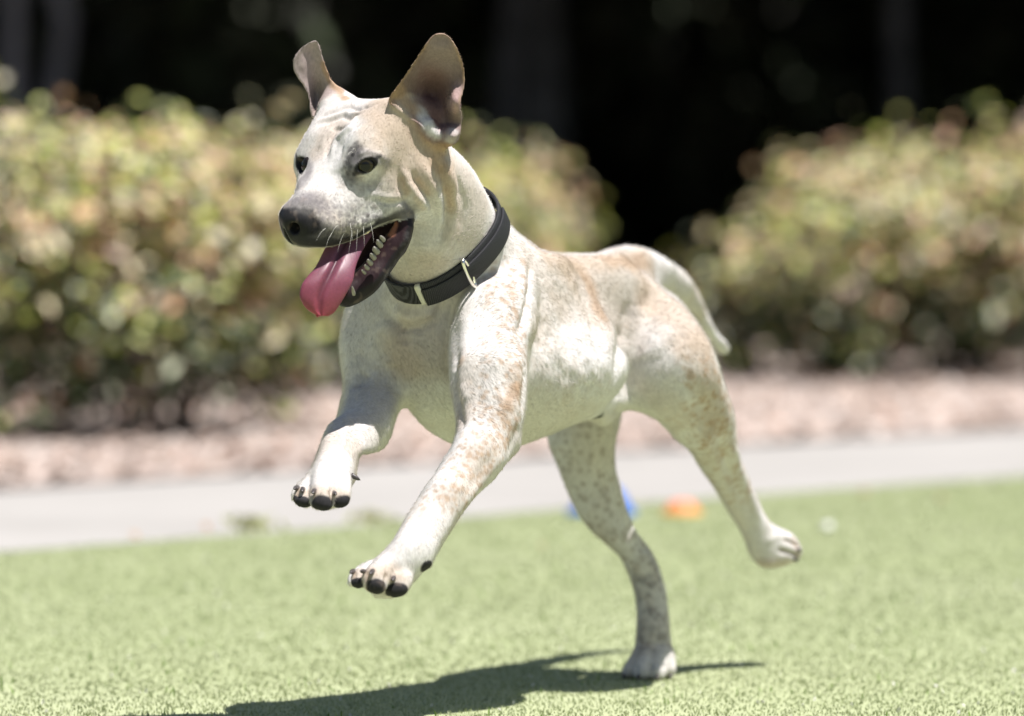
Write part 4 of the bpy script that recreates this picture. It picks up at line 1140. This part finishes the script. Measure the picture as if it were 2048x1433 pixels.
wv = N(t, "ShaderNodeTexWave", Scale=280, Distortion=1.5, Detail=2); wv.wave_type = 'BANDS'; wv.bands_direction = 'DIAGONAL'
t.links.new(tc.outputs["Object"], wv.inputs["Vector"])
r = ramp(t, [(.2, (.007, .007, .008)), (.9, (.042, .042, .048))]); t.links.new(wv.outputs[0], r.inputs[0]); t.links.new(r.outputs[0], p.inputs["Base Color"])
b = N(t, "ShaderNodeBump", Strength=.5, Distance=.001); t.links.new(wv.outputs[0], b.inputs["Height"]); t.links.new(b.outputs[0], p.inputs["Normal"])
def strap(name, sections, half, th, parent, mat, closed=True):
    """sections: (centre, outward, along-width) triples round the strap"""
    bm = bmesh.new(); rings = []
    for c, d, w in sections:
        prof = [(-half, 0), (-half, th*.75), (-half*.9, th), (-half*.35, th*1.08), (half*.35, th*1.08), (half*.9, th), (half, th*.75), (half, 0)]
        rings.append([bm.verts.new(c+w*a+d*b_) for a, b_ in prof])
    n = len(rings)
    for i in range(n if closed else n-1):
        A, B = rings[i], rings[(i+1) % n]
        for k in range(8): bm.faces.new((A[k], A[(k+1) % 8], B[(k+1) % 8], B[k]))
    if not closed: bm.faces.new(rings[0][::-1]); bm.faces.new(rings[-1])
    bmesh.ops.recalc_face_normals(bm, faces=bm.faces)
    return link(name, bm_mesh(name, bm), mat, parent, True)
R1, D1 = neck_ring(cc0, nax, e1, e2, 96, .0015)
def sect(R, D, na, tilt=.0):
    out = []
    for i in range(len(R)):
        out.append((R[i], D[i], na))
    return out
collar = strap("collar", sect(R1, D1, nax), .0125, .003, dog, m_web)
n2 = nax+np.array((-.05, .02, .03)); n2 /= np.linalg.norm(n2)
i0, i1 = 4, 60
R2, D2 = R1+nax*.006, D1
m_metal, t, p = mat_new("ring_steel", .22, .5); p.inputs["Base Color"].default_value = (.78, .76, .70, 1); p.inputs["Metallic"].default_value = 1
m_thread, t, p = mat_new("keeper", .6, .3); p.inputs["Base Color"].default_value = (.62, .60, .50, 1)
uR, vR = proj(R1)
frontm = D1[:, 1] < .1
def ring_idx(x, y):
    q = np.hypot(uR-x, vR-y)+np.where(frontm, 0, 1e4); return int(q.argmin())
print("COLLAR px", [(int(a), int(b)) for a, b, m in zip(uR[::6], vR[::6], frontm[::6])])
ia, ib = ring_idx(985, 430), ring_idx(850, 585)
step = 1 if ((ib-ia) % 96) < 48 else -1
idx = [(ia+step*k) % 96 for k in range(((ib-ia)*step) % 96+1)]
strap("strap_layer", [(R1[i]+D1[i]*.0032+nax*(.0035), D1[i], nax) for i in idx], .0105, .0024, collar, m_web, False)
ik = ring_idx(836, 588)
strap("keeper", [(R1[(ik+q) % 96]+D1[(ik+q) % 96]*.0003, D1[(ik+q) % 96], nax) for q in (0, 1)], .0128, .0045, collar, m_thread, False)
ir = ring_idx(947, 555)
bm = bmesh.new(); c = R1[ir]+D1[ir]*.007
pts = []
tang = np.cross(nax, D1[ir])
for k in range(25):
    a = 2*math.pi*k/24
    pts.append(c+nax*.0175*math.cos(a)*1.0+(D1[ir]*.35+tang*.25)*.012*math.sin(a))
tube(bm, pts[:-1]+[pts[0]], [.0018]*25, 8)
link("ring", bm_mesh("ring", bm), m_metal, collar, True)
HAIRS = 170000
# ---- short coat: real hairs lying back along the body
rng = np.random.default_rng(21)
tri = np.concatenate([Fq[:, [0, 1, 2]], Fq[:, [0, 2, 3]]])
ar = np.linalg.norm(np.cross(V[tri[:, 1]]-V[tri[:, 0]], V[tri[:, 2]]-V[tri[:, 0]]), axis=1)
bald = wet.copy()
for x, y, r in PADS:
    p = skin_pt(x, y); bald = np.maximum(bald, (np.linalg.norm((V-p)*np.array((1, .6, 1.25)), axis=1)*1000 < r*1.05)*1.0)
for (E, nn, slit, upv, ahead) in eye_data:
    d = V-E; bald = np.maximum(bald, np.sqrt((d@slit/.0125)**2+(d@upv/.0075)**2+(d@nn/.012)**2) < 1.05)
bald = np.maximum(bald, (gj < .003)*1.0)
NH = HAIRS
pk = rng.choice(len(tri), NH, p=ar/ar.sum())
w = rng.random((NH, 2)); fl = w.sum(1) > 1; w[fl] = 1-w[fl]
w3_ = np.concatenate([1-w.sum(1, keepdims=True), w], 1)
T_ = tri[pk]
root_ = (V[T_]*w3_[:, :, None]).sum(1); nr_ = (NV[T_]*w3_[:, :, None]).sum(1); nr_ /= np.linalg.norm(nr_, axis=1, keepdims=True)
col_ = (C[T_]*w3_[:, :, None]).sum(1); bd_ = (bald[T_]*w3_).sum(1)
kp = bd_ < .3
root_, nr_, col_ = root_[kp], nr_[kp], col_[kp]; n = len(root_)
ur, vr = proj(root_)
ishead = sstep(.20, .12, np.linalg.norm(root_-hd(0.02, 0, -.01), axis=1))[:, None]
isleg = sstep(800, 900, vr)[:, None]
flow = (-f_*.8-z_*.55)*(1-isleg)+np.array((-.1, .1, -1.))*isleg
flow = flow*(1-ishead)+(-HF*1.0+HU*.05)*ishead
# swirls
flow = flow+(np.stack([fbm(root_, 18, s_, 2) for s_ in (81, 82, 83)], 1)-.5)*.5
flow -= nr_*(flow*nr_).sum(1, keepdims=True)
flow /= np.maximum(np.linalg.norm(flow, axis=1, keepdims=True), 1e-6)
ln = (.0055*(1-ishead[:, 0])+.0034*ishead[:, 0])*(1-.3*isleg[:, 0])*rng.uniform(.6, 1.3, n)
ears_ = (vr < 205) & (ishead[:, 0] < 1.1)
ln[ears_] *= .55
lift_ = np.where(rng.random(n) < .18, .45, .15)[:, None]
d0 = flow*.80+nr_*lift_+rng.normal(0, .07, (n, 3)); d0 /= np.linalg.norm(d0, axis=1, keepdims=True)
d1 = flow*.97+nr_*(lift_-.12)+rng.normal(0, .06, (n, 3)); d1 /= np.linalg.norm(d1, axis=1, keepdims=True)
p0 = root_-nr_*.0003; p1 = p0+d0*(ln*.5)[:, None]; p2 = p1+d1*(ln*.5)[:, None]
hc = bpy.data.hair_curves.new("fur")
hc.add_curves([3]*n)
hc.attributes["position"].data.foreach_set("vector", np.stack([p0, p1, p2], 1).astype(np.float32).ravel())
ra = hc.attributes.get("radius") or hc.attributes.new("radius", 'FLOAT', 'POINT')
ra.data.foreach_set("value", np.tile(np.array((.00011, .00010, .00003), np.float32), n))
ca = hc.attributes.new("tint", 'FLOAT_COLOR', 'CURVE')
hcol = col_*rng.uniform(.93, 1.06, (n, 1))
ca.data.foreach_set("color", np.concatenate([hcol, np.ones((n, 1))], 1).astype(np.float32).ravel())
m_fur, t, p = mat_new("fur_hair", .6, .25)
a = N(t, "ShaderNodeAttribute"); a.attribute_name = "tint"
t.links.new(a.outputs["Color"], p.inputs["Base Color"])
fur = bpy.data.objects.new("fur", hc); COL.objects.link(fur); hc.materials.append(m_fur)
fur.parent = dog; fur.location = -Vector(dog.location)

# whiskers
wh = [((705, 462), (-.006, -.010, -.022)), ((716, 458), (-.002, -.012, -.024)), ((690, 466), (-.010, -.010, -.016)), ((728, 452), (.002, -.012, -.020)), ((676, 452), (-.012, -.012, -.006)),
      ((664, 466), (-.010, -.010, -.012)), ((742, 446), (.006, -.010, -.018)), ((650, 458), (-.014, -.010, -.006)), ((700, 446), (.004, -.014, -.012)), ((598, 395), (-.010, -.004, .010)), ((712, 302), (-.004, -.010, .014)), ((706, 306), (-.007, -.010, .010))]
wp = []
for (a_, b_), d in wh:
    r0 = skin_pt(a_, b_); d = np.array(d)
    for q in (0, .33, .66, 1): wp.append(r0+d*.62*q+np.array((0, 0, -.008))*q*q)
wc = bpy.data.hair_curves.new("whiskers"); wc.add_curves([4]*len(wh))
wc.attributes["position"].data.foreach_set("vector", np.array(wp, np.float32).ravel())
ra = wc.attributes.get("radius") or wc.attributes.new("radius", 'FLOAT', 'POINT')
ra.data.foreach_set("value", np.tile(np.array((.00014, .00012, .00009, .00003), np.float32), len(wh)))
m_wh, t, p = mat_new("whisker", .4, .5); p.inputs["Base Color"].default_value = (.75, .72, .66, 1)
wo = bpy.data.objects.new("whiskers", wc); COL.objects.link(wo); wc.materials.append(m_wh); wo.parent = dog; wo.location = -Vector(dog.location)
# ---------------------------------------------------------------- toys by the path, small things on the lawn
def lathe(bm, c, prof, seg=40):
    rings = [[bm.verts.new((c[0]+r*math.cos(2*math.pi*k/seg), c[1]+r*math.sin(2*math.pi*k/seg), c[2]+z)) for k in range(seg)] for r, z in prof]
    for A, B in zip(rings, rings[1:]):
        for k in range(seg): bm.faces.new((A[k], A[(k+1) % seg], B[(k+1) % seg], B[k]))
def plain(name, col, rough=.4):
    m, t, p = mat_new(name, rough, .5); p.inputs["Base Color"].default_value = (*col, 1); return m
m_blue = noise_mat("blue_rubber", [(.3, (.03, .14, .52)), (.7, (.045, .19, .62))], 60, rough=.4)
m_orange = noise_mat("orange_rubber", [(.3, (.66, .20, .09)), (.7, (.74, .27, .13))], 60, rough=.4)
m_yellow = noise_mat("yellow_rubber", [(.3, (.74, .44, .06)), (.7, (.80, .52, .10))], 60, rough=.4)
def dome(px_, py_, r, h, mat, mat2, label):
    x, y, z = GP(px_, py_)
    root = empty("marker_cone", (x, y, 0)); tag(root, label, "marker cone")
    bm = bmesh.new()
    pr = [(r*1.02, .004), (r, .008)]
    for k in range(1, 9):
        q = k/8; pr.append((r*(1-q)**.7*.72+r*.24, .008+h*math.sin(q*math.pi/2)))
    pr += [(r*.20, .006+h), (r*.20, h*.93)]
    for k in range(7, 0, -1):
        q = k/8; pr.append((r*(1-q)**.7*.70+r*.21, .003+h*.94*math.sin(q*math.pi/2)))
    pr += [(r*.97, .002), (r*1.02, .004)]
    lathe(bm, (x, y, 0), pr)
    link("dome", bm_mesh("dome", bm), mat, root, True)
    bm = bmesh.new()
    lathe(bm, (x, y, 0), [(r*.95, .001), (r*1.10, .001), (r*1.13, .004), (r*1.10, .007), (r*.99, .0075)])
    link("rim", bm_mesh("rim", bm), mat2, root, True)
dome(1203, 1030, .048, .038, m_blue, m_blue, "blue rubber dome standing on the turf edge behind the dog's hind leg")
dome(1364, 1032, .028, .016, m_orange, m_yellow, "small orange dome with a yellow rim lying on the turf edge between the hind legs")
x, y, z = GP(1655, 1068)
bm = bmesh.new(); bmesh.ops.create_icosphere(bm, subdivisions=3, radius=.0085)
for v in bm.verts:
    v.co.z *= .7; v.co += v.normal*.0015*math.sin(v.co.x*700+v.co.y*500)
    v.co += Vector((x, y, .010))
o = link("pebble", bm_mesh("pebble", bm), plain("white_stone", (.80, .79, .76), .6), None, True)
tag(o, "small white pebble on the turf right of the dog's raised hind paw", "pebble")
# weeds growing where turf meets concrete
m_weed = attr_mat("weed_leaf", .5, .35, trans=.25)
for i, (a, b, h, n, lab) in enumerate([(500, 1062, .020, 60, "olive weed tuft at the path edge below the left shrubs"), (742, 1046, .014, 46, "low weed tuft at the path edge between the dog's two front paws")]):
    x, y, z = GP(a, b)
    rg = np.random.default_rng(200+i)
    pos = np.stack([x+rg.normal(0, .016, n), y+rg.normal(0, .016, n), rg.uniform(.003, h, n)], 1)
    c = np.array([(.42, .44, .18), (.50, .48, .24), (.36, .40, .15)])[rg.integers(0, 3, n)]
    root = empty("weed", (x, y, 0)); tag(root, lab, "weed")
    link("foliage", leaf_mesh("foliage", pos, rg.normal(size=(n, 3))+np.array([0, 0, .6]), .016, c, rg, .4), m_weed, root)
    bm = bmesh.new()
    for k in range(5):
        q = k*1.26
        tube(bm, [(x, y, -.002), (x+.006*math.cos(q), y+.006*math.sin(q), h*.5), (x+.016*math.cos(q), y+.016*math.sin(q), h*.9)], [.0012, .0009, .0004], 5)
    link("stem", bm_mesh("stem", bm), m_twig, root)
# dry leaves
m_dry = noise_mat("dry_leaf", [(.3, (.32, .18, .10)), (.7, (.46, .30, .18))], 90, rough=.8)
for i, (a, b) in enumerate([(268, 1088), (412, 1070), (905, 1052), (1085, 1108), (830, 1052), (1880, 1010), (1730, 1000)]):
    x, y, z = GP(a, b); rg = np.random.default_rng(300+i)
    me = leaf_mesh("dry_leaf", np.array([(x, y, .011)]), np.array([(rg.normal(0, .3), rg.normal(0, .3), 1.)]), .018, np.array([(.4, .2, .1)]), rg, .5)
    o = link("dry_leaf", me, m_dry)
    md = o.modifiers.new("thick", 'SOLIDIFY'); md.thickness = .0008
    tag(o, "small dry brown leaf lying on the lawn near the path", "leaf", "dry leaves along the lawn edge")
